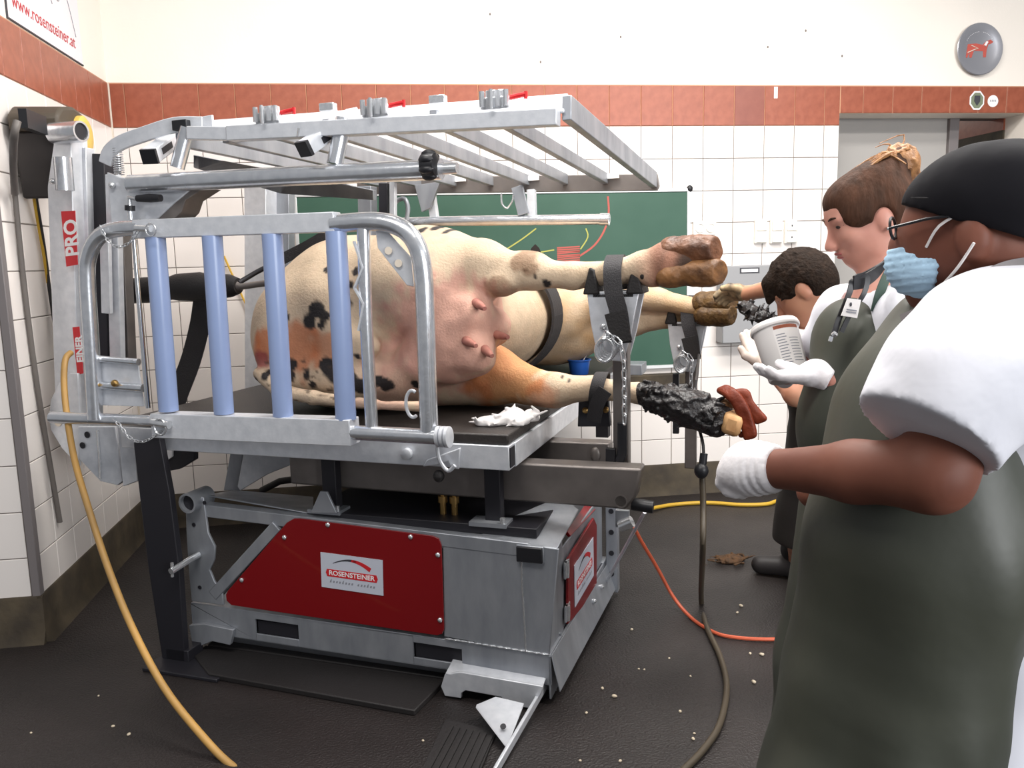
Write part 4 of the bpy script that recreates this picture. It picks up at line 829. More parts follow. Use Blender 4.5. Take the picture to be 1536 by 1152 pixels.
# clamp lever and gas strut on the right
gs = part('gas_strut', MB().tube([(0.305,0.3,0.638), (0.014,0.95,0.062)], .007, 8), 'galv', None, 0)
MB().bar((0.223,0.3,0.576), (0.223,0.3,0.64), .02, .05, (1, 0, 0)).build('strut_bracket', 'galv_dull', gs)
MB().tube([(0.217,0.281,0.582), (0.262,0.28,0.606)], .022, 12).build('strut_pin', 'zinc', gs)
# ================================================================== THE COW, lying on its side with legs strapped out to the right (same local axes)
def noise3(P, f, seed=0):
    r = np.random.RandomState(seed); out = np.zeros(len(P))
    for _ in range(7):
        k = r.normal(size=3) * f; out += np.sin(P @ k + r.uniform(0, 6.28))
    return out / 7
CW = dict(cream=lin((212, 188, 160)), dirt=lin((170, 138, 100)), black=lin((34, 28, 28)), pink=lin((206, 154, 138)), orange=lin((200, 134, 74)), rust=lin((196, 110, 62)), brown=lin((120, 84, 56)), red=lin((150, 92, 70)), dark=lin((72, 52, 40)))
SPOTS = [((-0.875,0.099,1.402), .030), ((-0.906,0.1,1.364), .026), ((-0.843,0.1,1.377), .02), ((-0.855,0.1,1.347), .016), ((-0.869,0.12,1.55), .012), ((-0.735,0.12,1.54), .016), ((-0.752,0.12,1.489), .016), ((-0.762,0.12,1.422), .018), ((-1.016,0.1,1.375), .02),
         ((-0.805,0.1,1.171), .05), ((-0.757,0.1,1.131), .034), ((-0.851,0.1,1.198), .03), ((-0.716,0.1,1.112), .03), ((-0.627,0.1,1.114), .024), ((-0.66,0.1,1.133), .02), ((-0.532,0.15,1.116), .018), ((-1.013,0.1,1.157), .026), ((-0.993,0.1,1.196), .022), ((-1.179,0.15,1.094), .05), ((-1.215,0.15,1.146), .03), ((-1.104,0.1,1.155), .018), ((-1.081,0.1,1.051), .03), ((-0.723,0.1,1.232), .012), ((-0.932,0.1,1.158), .018), ((-0.911,0.1,1.12), .014),
         ((-0.485,0.25,1.702), .016), ((-0.526,0.25,1.686), .012), ((-0.437,0.2,1.682), .011), ((-0.097,0.2,1.53), .008), ((-0.024,0.2,1.482), .014), ((-0.061,0.2,1.506), .006), ((-0.021,0.4,1.121), .006), ((0.005,0.4,1.108), .005), ((0.069,0.299,1.198), .004)]
def blend(C, m, col): m = np.clip(m, 0, 1)[:, None]; return C * (1 - m) + np.array(col) * m
def cowcol(P):
    n1, n2, n3 = noise3(P, 9, 1), noise3(P, 40, 2), noise3(P, 90, 3)
    C = np.tile(np.array(CW['cream']), (len(P), 1)); C = blend(C, .35 + .5 * n1, np.array(CW['cream']) * .86)
    C = blend(C, (n1 * .9 + .3 * n2 - .35) * 1.2, CW['dirt'])
    u, v, z = P.T
    D = lambda c, r: 1 - (np.sqrt((u - c[0]) ** 2 + (z - c[2]) ** 2) + .35 * r * n2 + .2 * r * n3) / r
    near = (v < .62)
    # lower belly and brisket
    C = blend(C, np.clip((v - .75) * 2, 0, 1) * (.45 + .9 * n1 + .3 * n2), lin((176, 136, 88)))
    ud = (-0.386,0.3,1.302); C = blend(C, near * np.clip(D(ud, .27) * 2.6, 0, .85), CW['pink'])
    C = blend(C, near * (u < -.5) * np.clip(D((-0.544,0.3,1.138), .2) * 1.5, 0, .5), CW['pink'])
    th = (-0.235,0.4,1.13); C = blend(C, (v > .22) * near * np.clip(D(th, .17) * 2.4, 0, .8), CW['orange'])
    th = (-0.348,0.4,1.061); C = blend(C, (v > .22) * near * np.clip(D(th, .07) * 1.5, 0, .5), CW['rust'])
    for c, r, q in (((-0.972,0.1,1.25), .12, .75), ((-1.109,0.1,1.272), .075, .8), ((-0.862,0.1,1.249), .08, .6), ((-1.155,0.1,1.259), .05, .8)): C = blend(C, near * np.clip(D(c, r) * 2, 0, q), CW['rust'])
    C = blend(C, near * np.clip(D((-1.138,0.1,1.212), .045) * 3, 0, .9), lin((150, 70, 66)))
    for c, r in SPOTS: C = blend(C, near * np.clip(D(c, r * 1.15) * 6, 0, 1) * (v < .4 if c[2] > 1.12 else 1), CW['black'])
    sp = noise3(P, 120, 5); C = blend(C, near * (v < .35) * (z < 1.22) * (u < -.75) * np.clip((sp - .33) * 6, 0, .8), CW['dark'])
    # hocks and pasterns
    C = blend(C, (v < .4) * np.clip(D((-0.101,0.2,1.561), .06) * 2.2, 0, .7), CW['brown']); C = blend(C, (v < .4) * np.clip(D((-0.194,0.2,1.468), .06) * 2, 0, .6), CW['brown'])
    C = blend(C, (v > .3) * near * np.clip(D((-0.094,0.4,1.049), .07) * 1.6, 0, .5), CW['rust'])
    C = blend(C, (v < .45) * (z > 1.3) * np.clip((u - .27) * 9, 0, .85), CW['red']); C = blend(C, (v < .45) * (z > 1.3) * np.clip((u - .33) * 8, 0, 1) * np.clip(.4 + 2.5 * n2, 0, 1), CW['dark'])
    C = blend(C, (v > 1) * np.clip((u - .36) * 9, 0, .9), lin((110, 78, 44)))
    C = blend(C, (v > 1.9) * 1.0, lin((60, 48, 42)))
    return C
cp = [el((-.90, .46, 1.34), (.37, .40, .345), .08), el((-.58, .40, 1.48), (.30, .33, .225), .08), el((-1.09, .27, 1.29), (.18, .2, .22), .08), el((-.86, .36, 1.14), (.40, .30, .155), .06),
      el((-.74, 1.05, 1.30), (.50, .78, .31), .1), el((-.72, 1.55, 1.27), (.44, .45, .28), .1), cap((-.88, 1.75, 1.27), (-.78, 2.05, 1.22), .2, .14, .08), cap((-.74, 2.06, 1.2), (-.52, 2.14, 1.12), .12, .08, .05),
      # upper hind leg
      cap((-.55, .36, 1.50), (-.30, .29, 1.535), .19, .115, .06), cap((-.30, .29, 1.535), (-.15, .25, 1.53), .10, .066, .03), cap((-.34, .28, 1.50), (-.19, .22, 1.485), .07, .045, .03),
      cap((-0.173,0.24,1.524), (-0.085,0.24,1.52), .062, .058, .03), el((-0.193,0.2,1.485), (.05, .04, .035), .03), el((-0.096,0.24,1.56), (.06, .045, .035), .03),
      cap((-0.085,0.24,1.517), (0.063,0.24,1.507), .054, .047, .03), cap((0.063,0.24,1.507), (0.218,0.24,1.516), .047, .042, .02), cap((0.218,0.24,1.516), (0.311,0.24,1.53), .043, .055, .02), cap((0.311,0.24,1.53), (0.425,0.24,1.541), .055, .05, .02),
      el((0.34,0.2,1.499), (.03, .03, .035), .02), el((0.36,0.22,1.514), (.05, .04, .05), .02), el((0.391,0.239,1.553), (.06, .06, .062), .03), cap((0.403,0.23,1.531), (0.458,0.23,1.547), .055, .05, .03),
      # lower hind leg
      cap((-.62, .42, 1.15), (-.34, .45, 1.115), .165, .12, .06), cap((-.34, .45, 1.115), (-0.147,0.42,1.076), .115, .068, .04), cap((-0.148,0.42,1.071), (-0.054,0.42,1.062), .066, .064, .03), el((-0.084,0.4,1.039), (.05, .05, .035), .02),
      cap((-0.054,0.42,1.065), (0.091,0.42,1.076), .06, .047, .03), cap((0.091,0.42,1.076), (0.269,0.42,1.06), .044, .038, .02), cap((0.269,0.42,1.06), (0.489,0.43,1.009), .038, .045, .02), cap((0.489,0.43,1.009), (0.58,0.43,0.973), .045, .045, .02),
      # udder
      el((-0.412,0.25,1.287), (.165, .15, .18), .05), el((-0.323,0.22,1.371), (.085, .10, .09), .03), el((-0.299,0.2,1.225), (.075, .09, .085), .03), el((-0.276,0.32,1.319), (.07, .1, .075), .03), el((-0.516,0.24,1.198), (.12, .12, .09), .04),
      # shoulders and fore legs
      el((-.36, 1.42, 1.30), (.24, .22, .2), .06), el((-.38, 1.5, 1.16), (.26, .2, .14), .06), cap((-.28, 1.40, 1.33), (0.079,1.4,1.379), .11, .07, .05), cap((0.079,1.4,1.379), (0.192,1.4,1.362), .065, .055, .03), cap((0.192,1.4,1.362), (0.398,1.4,1.315), .048, .048, .03),
      cap((-.25, 1.48, 1.17), (0.068,1.46,1.244), .1, .065, .05), cap((0.068,1.46,1.244), (0.252,1.46,1.27), .06, .05, .03), cap((0.252,1.46,1.27), (0.389,1.5,1.273), .046, .046, .03),
      # tail lying along the mat edge
      cap((-1.144,0.08,1.157), (-1.045,0.05,1.097), .03, .026, .03), cap((-1.045,0.05,1.097), (-0.889,0.03,1.076), .026, .024, .02), cap((-0.889,0.03,1.076), (-0.635,0.021,1.062), .024, .022, .02), cap((-0.635,0.021,1.062), (-0.451,0.021,1.058), .022, .02, .02),
      # vulva folds
      el((-1.153,0.12,1.231), (.035, .04, .06), .02), el((-.76, .1, 1.27), (.12, .06, .06), .04)]
cow = sdf_obj('cow', 'cow', cp, .0095, None, disp=lambda V: (.005 * noise3(V, 11, 51) + .0028 * noise3(V, 30, 52)) * np.clip((V[:, 2] - .985) * 12, 0, 1) + .004 * noise3(V, 40, 53) * (np.hypot(V[:, 0] + .36, V[:, 2] - 1.28) < .2) * (V[:, 1] < .45), cuts=[((0, 0, .987), (0, 0, -1))], color=cowcol, sub=[cap((-0.518,0.03,1.39), (-0.155,0.07,1.463), .05, .055, .05), cap((-0.581,0.05,1.11), (-0.238,0.17,1.112), .03, .04, .04), cap((-0.474,0.06,1.388), (-0.486,0.08,1.169), .03, .03, .05), cap((-0.624,0.02,1.272), (-0.871,0.02,1.25), .05, .04, .06), cap((-0.503,0,1.392), (-0.603,-0.02,1.276), .05, .05, .06)])
cow.location = (2.03, -2.45, 0); cow.rotation_euler = (0, 0, PHI)
tag(cow, 'cream cow with black spots lying on its side on the table, legs strapped', 'cow')
for a_, b_ in (((-0.278,0.16,1.418), (-0.22,0.09,1.401)), ((-0.31,0.131,1.284), (-0.249,0.07,1.272)), ((-0.247,0.15,1.251), (-0.201,0.1,1.233)), ((-0.233,0.24,1.296), (-0.17,0.19,1.291))):
    MB().tube([a_, V3(a_).lerp(V3(b_), .6), b_], [.018, .0135, .008], 12).build('teat', 'teat', cow)
def claw(a, b, ra, rb, m, nrm, bulge=()):      # one claw from coronet a to toe b, cut flat by its sole
    a, b = np.array(a), np.array(b); d = (b - a) / np.linalg.norm(b - a)
    P = [cap(a, b, ra, rb, .02, (1, 1.1, 1)), el(a * .3 + b * .7, (np.linalg.norm(b - a) * .5, ra * 1.0, ra * .9), .03)] + [el(q, r, .03) for q, r in bulge]
    return sdf_obj('claw', m, P, .0055, cow, cuts=[(b + d * rb * .55, tuple(np.array(nrm, float)))], disp=lambda V: .003 * noise3(V, 60, 8) + .002 * noise3(V, 130, 9))
claw((0.408,0.24,1.582), (0.538,0.22,1.585), .05, .043, 'claw_dark', (1, -.5, .1)); claw((0.433,0.22,1.51), (0.558,0.21,1.51), .047, .041, 'claw', (1, -.6, -.1), [((0.396,0.2,1.5), .04)])
claw((0.414,1.39,1.341), (0.53,1.36,1.342), .058, .052, 'claw_brown', (1, -.5, .1)); claw((0.425,1.37,1.289), (0.531,1.35,1.289), .055, .048, 'claw_brown', (1, -.5, -.1))
claw((0.573,0.46,0.992), (0.621,0.46,0.968), .045, .035, 'claw', (1, 0, -.3))
MB().ell((0.358,0.2,1.55), (.022, .016, .026)).build('dewclaw', 'hair_dark', cow); MB().ell((0.326,0.19,1.502), (.02, .016, .018)).build('dewclaw', 'hair_dark', cow)
MB().prism([(-0.655,2.049,1.566), (-0.628,2.05,1.635), (-0.604,2.05,1.657), (-0.58,2.05,1.633), (-0.553,2.05,1.564)], (0, .03, -.12)).build('ear', 'hair_dark', cow)
def topl(o, label, cat, group=None):
    o.location = (2.03, -2.45, 0); o.rotation_euler = (0, 0, PHI); return tag(o, label, cat, group)
# girth belt round the chest
gb = empty('girth_belt', (0, 0, 0)); topl(gb, 'wide black ribbed girth belt around the chest of the cow', 'belt')
for k in range(5):
    ring = [(-.735 + .525 * math.copysign(abs(math.cos(t)) ** .9, math.cos(t)), .98 + .032 * k, max(1.31 + .34 * math.sin(t), .992)) for t in [2 * math.pi * j / 64 for j in range(65)]]
    MB().ribbon(ring, (0, 1, 0), .031, .012).build('belt_rib', 'webbing', gb)
# ankle strap of the lower leg belongs to the table
part('ankle_strap', MB().ribbon([V3((0.115,0.42,1.074)) + V3((.0 + .012 * math.sin(t), .062 * math.cos(t), .062 * math.sin(t))) for t in [2 * math.pi * j / 28 for j in range(29)]], (1, 0, 0), .05, .006), 'webbing', None, 0)
part('ankle_strap_end', MB().ribbon([(0.151,0.355,1.08), (0.119,0.36,1.028), (0.099,0.38,0.955)], (1, 0, .1), .055, .006, 4), 'webbing', None, 0)
# bandage on the lower hind foot
rs = np.random.RandomState(4); A, B = np.array((0.275,0.42,1.06)), np.array((0.557,0.431,0.977))
bp = [cap(A, A * .4 + B * .6, .043, .064, .02), cap(A * .4 + B * .6, B, .064, .06, .02), cap((0.393,0.42,1.023), (0.538,0.43,0.956), .055, .05, .02)]
for i in range(170):
    t = rs.uniform(.03, 1.0); a = rs.uniform(0, 6.28); r = .05 + .02 * min(t * 1.5, 1); c = A + (B - A) * t + np.array([0, r * math.cos(a), r * math.sin(a)]); bp.append(cap(c, c + np.array([rs.uniform(-.02, .03), rs.normal() * .01, rs.normal() * .01]), .009, .005, .006))
bd = topl(sdf_obj('bandage', 'bandage', bp, .006), 'shaggy black bandage wrapped round the lower hind foot', 'bandage')
bk = empty('hoof_block', (0, 0, 0)); topl(bk, 'pale wooden block glued under the bandaged hoof with orange-brown adhesive', 'hoof block')
dirw = (V3((0.652,0.401,0.951)) - V3((0.565,0.44,0.97))).normalized()
yb = V3((0, 1, 0)); zb = dirw.cross(yb)
MB().box(V3((0.606,0.4,0.964)), (.078, .10, .092), (dirw, yb, zb)).build('wood_block', 'wood_block', bk, .022)
MB().ell((0.579,0.44,1.023), (.035, .035, .03)).build('sole_paste', 'claw', bk)
for pts in ([(0.57,0.421,1.083), (0.6,0.389,1.073), (0.629,0.375,1.043), (0.649,0.37,1.001), (0.665,0.37,0.953), (0.67,0.37,0.922)], [(0.603,0.41,1.065), (0.637,0.4,1.073), (0.657,0.385,1.037), (0.684,0.381,1.005), (0.705,0.379,0.982)]):
    q = catmull([V3(p) for p in pts], 4); sp2 = []
    for a_, b_ in zip(q[:-1], q[1:]):
        for o_ in (-.012, 0, .012): sp2.append(cap(a_ + V3((o_, 0, o_ * .4)), b_ + V3((o_, 0, o_ * .4)), .0105, .0105, .008))
    sdf_obj('adhesive_strand', 'glue_orange', sp2, .005, bk, disp=lambda V: .0025 * noise3(V, 90, 71))
MB().ell((0.64,0.38,0.926), (.012, .01, .012)).build('adhesive_strand', 'glue_orange', bk)
# cup, spatula, tissue on the mat
cu = empty('mixing_cup', V3((-0.204,1.431,0.985)))
p = Matrix.Rotation(PHI, 4, 'Z') @ V3((-0.204,1.431,0.985)) + V3((2.03, -2.45, 0)); cu.location = p
tag(cu, 'small blue plastic mixing cup standing on the black table mat', 'cup')
MB().lathe([(.044, 0), (.046, .002), (.056, .072), (.062, .072), (.062, .077), (.053, .077), (.043, .004), (.001, .004)], (0, 0, 0), (0, 0, 1), 28).build('cup_wall', 'blue_cup', cu)
sp_ = MB().bar((-.01, 0, .02), (.082, .0, .165), .014, .004).build('spatula', 'paper', None, .002); sp_.location = p
tag(sp_, 'white mixing spatula leaning in the blue cup', 'spatula')
tp = []
for a_, r in (((-0.237,0.086,0.995), .022), ((-0.208,0.088,0.998), .024), ((-0.181,0.106,0.998), .022), ((-0.156,0.124,1.005), .03), ((-0.138,0.14,1.01), .034), ((-0.107,0.135,1), .024), ((-0.093,0.198,0.998), .026), ((-0.117,0.103,0.996), .02)):
    tp.append(el(a_, (r * 1.3, r * 1.2, r), .012))
    for _ in range(7): q = np.array(a_) + rs.normal(size=3) * r * .55; d_ = rs.normal(size=3) * .022; tp.append(cap(q, q + d_, .008, .004, .006))
topl(sdf_obj('paper_tissue', 'cloth', tp, .005, None, cuts=[((0, 0, .986), (0, 0, -1))]), 'crumpled white paper tissue lying on the black mat', 'tissue')
# ================================================================== THE PEOPLE
def hand(a, wrist, dirv, palm_n, side, pose, sc=1.0):
    """prims of a hand: palm, four unequal bent fingers, thumb from the side of the palm.
    dirv: wrist to knuckles; palm_n: out of the palm; side: towards the thumb; pose: curl angle per joint"""
    w_, d, n, s = [np.array(q, float) for q in (wrist, dirv, palm_n, side)]; d /= np.linalg.norm(d); n -= d * (n @ d); n /= np.linalg.norm(n); s = s - d * (s @ d) - n * (s @ n); s /= np.linalg.norm(s)
    P = [cap(w_ - d * .02 * sc, w_ + d * .02 * sc, .028 * sc, .030 * sc, .02), el(w_ + d * .055 * sc, (.05 * sc, .042 * sc, .020 * sc), .015, (d, s, n))]
    for i, (o, L) in enumerate(((.030, .072), (.011, .080), (-.010, .075), (-.030, .060))):
        q = w_ + d * .088 * sc + s * o * sc; ang = 0; seg = [.45, .32, .23]
        dd = d + s * o * 2.2; dd /= np.linalg.norm(dd); r = .0098 * sc
        P.append(cap(q - d * .035 * sc, q, .012 * sc, r * 1.1, .008))
        for k in range(3):
            ang += pose[k] if not callable(pose) else pose(i, k); e = q + (dd * math.cos(ang) + n * math.sin(ang)) * L * seg[k] * sc
            P.append(cap(q, e, r, r * .92, .006)); q = e; r *= .92
    q = w_ + d * .03 * sc + s * .034 * sc; e = q + (d * .55 + s * .7 + n * .35) * .042 * sc; f = e + (d * .85 + s * .2 + n * .45) * .034 * sc
    P += [cap(q - s * .02 * sc, q, .018 * sc, .016 * sc, .012), cap(q, e, .015 * sc, .012 * sc, .01), cap(e, f, .012 * sc, .0095 * sc, .006)]
    return P
def pt(p, *d): return tuple(np.array(p) + np.array(d if len(d) == 3 else (0, 0, 0)))
RX = np.array((0.9897, -0.1406, -0.0252)); FX = np.array((0.1354, 0.9797, -0.1478)); ZU = np.array((0, 0, 1.0))   # handy directions: along the room's right, away, up
# ------------------------------------------------------------------ man with black head wrap
hc = np.array((2.504,-3.884,1.616)); fwd = np.array((-.72, .68, -.13)); fwd /= np.linalg.norm(fwd); lat = np.cross(ZU, fwd); lat /= np.linalg.norm(lat); upv = np.cross(fwd, lat)
LS, RS_, EL, WR = np.array((2.449,-4.02,1.407)), np.array((2.709,-3.675,1.426)), np.array((2.339,-4.061,1.236)), np.array((2.201,-3.824,1.194))
CH, BE, PE = np.array((2.583,-3.847,1.324)), np.array((2.542,-3.856,1.087)), np.array((2.528,-3.871,0.907))
body = [el(hc - upv * .005, (.096, .076, .098), .02, (fwd, lat, upv)), el(hc + fwd * .045 - upv * .05, (.062, .058, .085), .03, (fwd, lat, upv)), el(hc + fwd * .105 - upv * .035, (.022, .016, .028), .02, (fwd, lat, upv)), el(hc + fwd * .07 - upv * .112, (.036, .034, .026), .02, (fwd, lat, upv)),
        el(hc - lat * .082 - upv * .035 - fwd * .012, (.024, .014, .034), .006, (fwd, lat, upv)), el(hc + lat * .082 - upv * .035 - fwd * .012, (.024, .014, .034), .006, (fwd, lat, upv)),
        cap(hc - upv * .06 - fwd * .025, (LS + RS_) / 2 + ZU * .03, .062, .07, .04),
        cap(LS, RS_, .075, .075, .05), el(CH, (.15, .17, .2), .06), el(BE, (.15, .165, .19), .06), el(PE, (.15, .17, .13), .05),
        cap(LS, EL, .062, .052, .03), cap(EL, EL * .55 + WR * .45, .054, .048, .03), cap(EL * .55 + WR * .45, WR, .048, .032, .02),
        cap(RS_, RS_ + np.array((-.12, .08, -.27)), .06, .048, .03), cap(RS_ + np.array((-.12, .08, -.27)), RS_ + np.array((-.36, -.02, -.32)), .047, .032, .02)]
HD = (WR - EL) / np.linalg.norm(WR - EL); body += hand(0, WR - HD * .004, WR - EL, (0.1, .3, -1), (-.1, .8, .5), (.9, 1.2, .8), .84)
for s_ in (-1, 1):
    hip = PE + lat * s_ * .09; knee = np.array((hip[0] - .02, hip[1] + .02, .48)); ank = np.array((hip[0], hip[1], .09)); body += [cap(hip, knee, .085, .062, .04), cap(knee, ank, .058, .042, .03), cap(ank - ZU * .04, ank - ZU * .05 + fwd * .16, .042, .036, .03)]
man = sdf_obj('person', 'skin_brown', body, .0075)
tag(man, 'person in black head wrap, white T-shirt and olive apron reaching out a gloved hand', 'person')
wr_up = upv * .9 - fwd * .42; wr_up = wr_up / np.linalg.norm(wr_up); wf = np.cross(lat, wr_up) * -1
wc = hc + upv * .026 - fwd * .018
sdf_obj('head_wrap', 'headwrap', [el(wc, (.116, .096, .082), .03, (fwd, lat, upv)), el(wc - fwd * .03 + upv * .004, (.108, .098, .08), .03, (fwd, lat, upv)), el(wc - fwd * .062 - upv * .035, (.062, .078, .06), .04, (fwd, lat, upv))], .006, man, disp=lambda V: .002 * noise3(V, 30, 41) + .0015 * noise3(V, 70, 42),
        cuts=[(hc + fwd * .085 + upv * .034, tuple(-(upv - fwd * .5)))])
MB().tube([V3(wc - fwd * .01 + fwd * .118 * math.cos(t) + lat * .100 * math.sin(t) - upv * (.008 - .03 * math.cos(t))) for t in [math.radians(10 + 8 * k) for k in range(19)]], .0022, 6, True).build('wrap_seam', 'trouser', man)
sdf_obj('face_mask', 'mask_blue', [el(hc + fwd * .050 - upv * .078, (.072, .066, .056), .02, (fwd, lat, upv)), el(hc + fwd * .092 - upv * .06, (.040, .036, .042), .03, (fwd, lat, upv))], .005, man,
        cuts=[(hc + fwd * .04 - upv * .07, tuple(-fwd - .3 * upv)), (hc - upv * .032 + fwd * .1, tuple(upv * 1.0 + fwd * .1))], disp=lambda V: .0016 * np.sin((V @ upv) * 520))
for a_, b_, c_ in ((hc + fwd * .056 - upv * .04 + lat * .064, hc + fwd * .032 - upv * .01 + lat * .080, hc - fwd * .006 + upv * .006 + lat * .089), (hc + fwd * .035 - upv * .102 + lat * .064, hc + fwd * .010 - upv * .078 + lat * .082, hc - fwd * .016 - upv * .045 + lat * .097)):
    MB().tube([V3(a_), V3(b_), V3(c_)], .0024, 6, True, 4).build('ear_loop', 'elastic', man)
gl = hc + fwd * .108 + upv * .0
MB().tube([V3(gl + lat * .035 + upv * .018 * math.sin(t) + lat * .024 * math.cos(t)) for t in [2 * math.pi * k / 20 for k in range(21)]], .0025, 6, False).tube([V3(gl + lat * .06), V3(hc + fwd * .05 + lat * .082 + upv * .004), V3(hc + lat * .090 + upv * .002)], .0025, 6).build('glasses', 'black_plastic', man)
# T-shirt: torso, sleeves
sleeve_end = LS * .42 + EL * .58; sd_ = (EL - LS) / np.linalg.norm(EL - LS)
shirt = [cap(LS, RS_, .09, .088, .06), el(CH + RX * .03, (.18, .20, .24), .07), el(BE + RX * .07, (.17, .19, .24), .06), el(PE + RX * .08, (.16, .18, .15), .05), el(hc - upv * .175 - fwd * .06, (.10, .11, .055), .05), cap(LS + RX * .03, (LS + RS_) / 2 + RX * .09, .095, .11, .08), cap((2.685,-3.839,1.47), (2.613,-3.837,1.416), .08, .09, .06),
         cap(LS + RX * .0, np.array((2.343,-4.051,1.306)), .098, .10, .09, (1.0, 1, 1)), cap((2.352,-4.062,1.377), (2.306,-4.069,1.284), .085, .078, .06)]
fold = lambda V: .0055 * noise3(V * np.array((1, 1, .7)), 17, 21) + .0035 * noise3(V * np.array((.8, .8, 1.2)), 36, 22)
sdf_obj('t_shirt', 'shirt', shirt, .0075, man, cuts=[(sleeve_end + sd_ * .05, tuple(sd_ - .12 * RX))], sub=[cap(hc - upv * .02 - fwd * .02, hc - upv * .17 + fwd * .02, .078, .086, .01)], disp=fold)
# collar band
MB().tube([V3((hc - upv * .165 + fwd * .0) + fwd * .085 * math.cos(t) - lat * .088 * math.sin(t) + upv * (-.03 * math.cos(t))) for t in [2 * math.pi * k / 28 for k in range(29)]], .008, 8, False).build('collar', 'shirt', man)
# apron: bib, waist and long skirt
ap = [el(np.array((2.502,-3.839,1.368)), (.085, .15, .14), .06), el(np.array((2.446,-3.849,1.249)), (.125, .18, .17), .07), el(np.array((2.467,-3.869,1.072)), (.195, .205, .22), .07), cap((2.467,-3.868,1.01), (2.426,-3.861,0.745), .195, .197, .05, (1, 1.05, 1)), cap((2.426,-3.861,0.745), (2.388,-3.872,0.504), .197, .232, .03, (1, 1.05, 1))]
apfold = lambda V: (.020 * noise3(V * np.array((1, 1, .22)), 13, 31) + .011 * noise3(V * np.array((1, 1, .3)), 30, 32)) * np.clip((1.35 - V[:, 2]) * 2.2, .25, 1.4)
sdf_obj('apron', 'apron', ap, .008, man, cuts=[((2.439,-3.848,0.507), (0, 0, -1)), (np.array((2.458,-3.857,1.478)), (-.35, 0, 1))], disp=apfold)
MB().ribbon([(2.352,-3.947,1.458), (2.373,-3.978,1.476), (2.408,-4.004,1.506), (2.473,-4.004,1.535), (2.541,-3.981,1.543)], (0, .4, 1), .014, .004, 5).build('neck_strap', 'grey_trim', man)
sdf_obj('glove', 'glove', hand(0, WR - HD * .004, WR - EL, (0.1, .3, -1), (-.1, .8, .5), (.9, 1.2, .8), .95) + [cap(WR - HD * .012, WR + HD * .03, .041, .042, .02), el(WR + HD * .052, (.042, .045, .046), .03)], .005, man, cuts=[(WR - HD * .012, tuple(-HD))], disp=lambda V: .0022 * np.sin((V @ HD) * 420 + 2 * noise3(V, 30, 61)) * np.clip(1 - np.abs((V - WR) @ HD - .01) / .04, 0, 1) + .002 * noise3(V, 45, 62))
sdf_obj('trousers', 'white_trouser', [cap(PE + lat * s_ * .09 + RX * .09, (PE + lat * s_ * .1)[:2].tolist() + [.1], .105, .085, .03) for s_ in (-1, 1)] + [el(PE + RX * .05, (.16, .18, .14), .04)], .012, man)
for s_ in (-1, 1):
    a_ = PE + lat * s_ * .09; sdf_obj('boot', 'boot', [cap((a_[0], a_[1], .06), (a_[0] + fwd[0] * .17, a_[1] + fwd[1] * .17, .045), .055, .045, .03), cap((a_[0], a_[1], .06), (a_[0], a_[1], .2), .058, .06, .03)], .009, man, cuts=[((0, 0, .001), (0, 0, -1))])
# ------------------------------------------------------------------ woman with the tub
hc = np.array((2.776,-3.139,1.66)); fwd = np.array((-.90, .18, -.36)); fwd /= np.linalg.norm(fwd); lat = np.cross(ZU, fwd); lat /= np.linalg.norm(lat); upv = np.cross(fwd, lat)
LS, RS_ = np.array((2.795,-3.324,1.399)), np.array((2.777,-3.045,1.399)); CH, BE, PE = np.array((2.779,-3.2,1.254)), np.array((2.78,-3.217,1.012)), np.array((2.79,-3.23,0.8))
EL, WR = np.array((2.785,-3.39,1.152)), np.array((2.621,-3.239,1.256)); EL2, WR2 = np.array((2.724,-2.948,1.253)), np.array((2.681,-2.886,1.217))
ff = lambda f_, l_, u_: hc + fwd * f_ + lat * l_ + upv * u_
body = [el(hc, (.097, .074, .105), .02, (fwd, lat, upv)), el(ff(.035, 0, -.048), (.060, .054, .068), .03, (fwd, lat, upv)), el(ff(.066, 0, -.092), (.028, .030, .022), .025, (fwd, lat, upv)), el(ff(.070, 0, .03), (.026, .05, .042), .03, (fwd, lat, upv)),
        cap(ff(.094, 0, .0), ff(.118, 0, -.042), .009, .0125, .012), el(ff(.108, 0, -.046), (.012, .017, .010), .008, (fwd, lat, upv)), el(ff(.094, 0, -.066), (.012, .022, .008), .008, (fwd, lat, upv)), el(ff(.091, 0, -.077), (.012, .020, .008), .006, (fwd, lat, upv)),
        el(ff(.068, -.032, -.03), (.024, .026, .02), .02, (fwd, lat, upv)), el(ff(.068, .032, -.03), (.024, .026, .02), .02, (fwd, lat, upv)), el(ff(.086, -.028, .018), (.012, .026, .008), .014, (fwd, lat, upv)), el(ff(.086, .028, .018), (.012, .026, .008), .014, (fwd, lat, upv)),
        el(ff(-.008, -.074, -.02), (.021, .010, .032), .008, (fwd, lat, upv)), el(ff(-.008, .074, -.02), (.021, .010, .032), .008, (fwd, lat, upv)),
        cap(ff(-.03, 0, -.06), (LS + RS_) / 2 + ZU * .04, .052, .058, .04), cap(LS, RS_, .06, .06, .05), el(CH, (.12, .14, .18), .06), el(BE, (.115, .135, .17), .06), el(PE, (.13, .15, .12), .05),
        cap(LS, EL, .05, .042, .03), cap(EL, WR, .042, .027, .02), cap(RS_, EL2, .048, .04, .03), cap(EL2, WR2, .04, .028, .02)]
hw1 = hand(0, WR + (WR - EL) / np.linalg.norm(WR - EL) * .02, (-.95, .15, -.05), (-.1, .1, 1), (.1, .95, .1), (.15, .35, .3), .95)
hw2 = hand(0, WR2, (-.35, -.3, .9), (.3, -.9, -.2), (-.9, -.3, -.1), (.3, .4, .4), .92)
body += hw1 + hw2
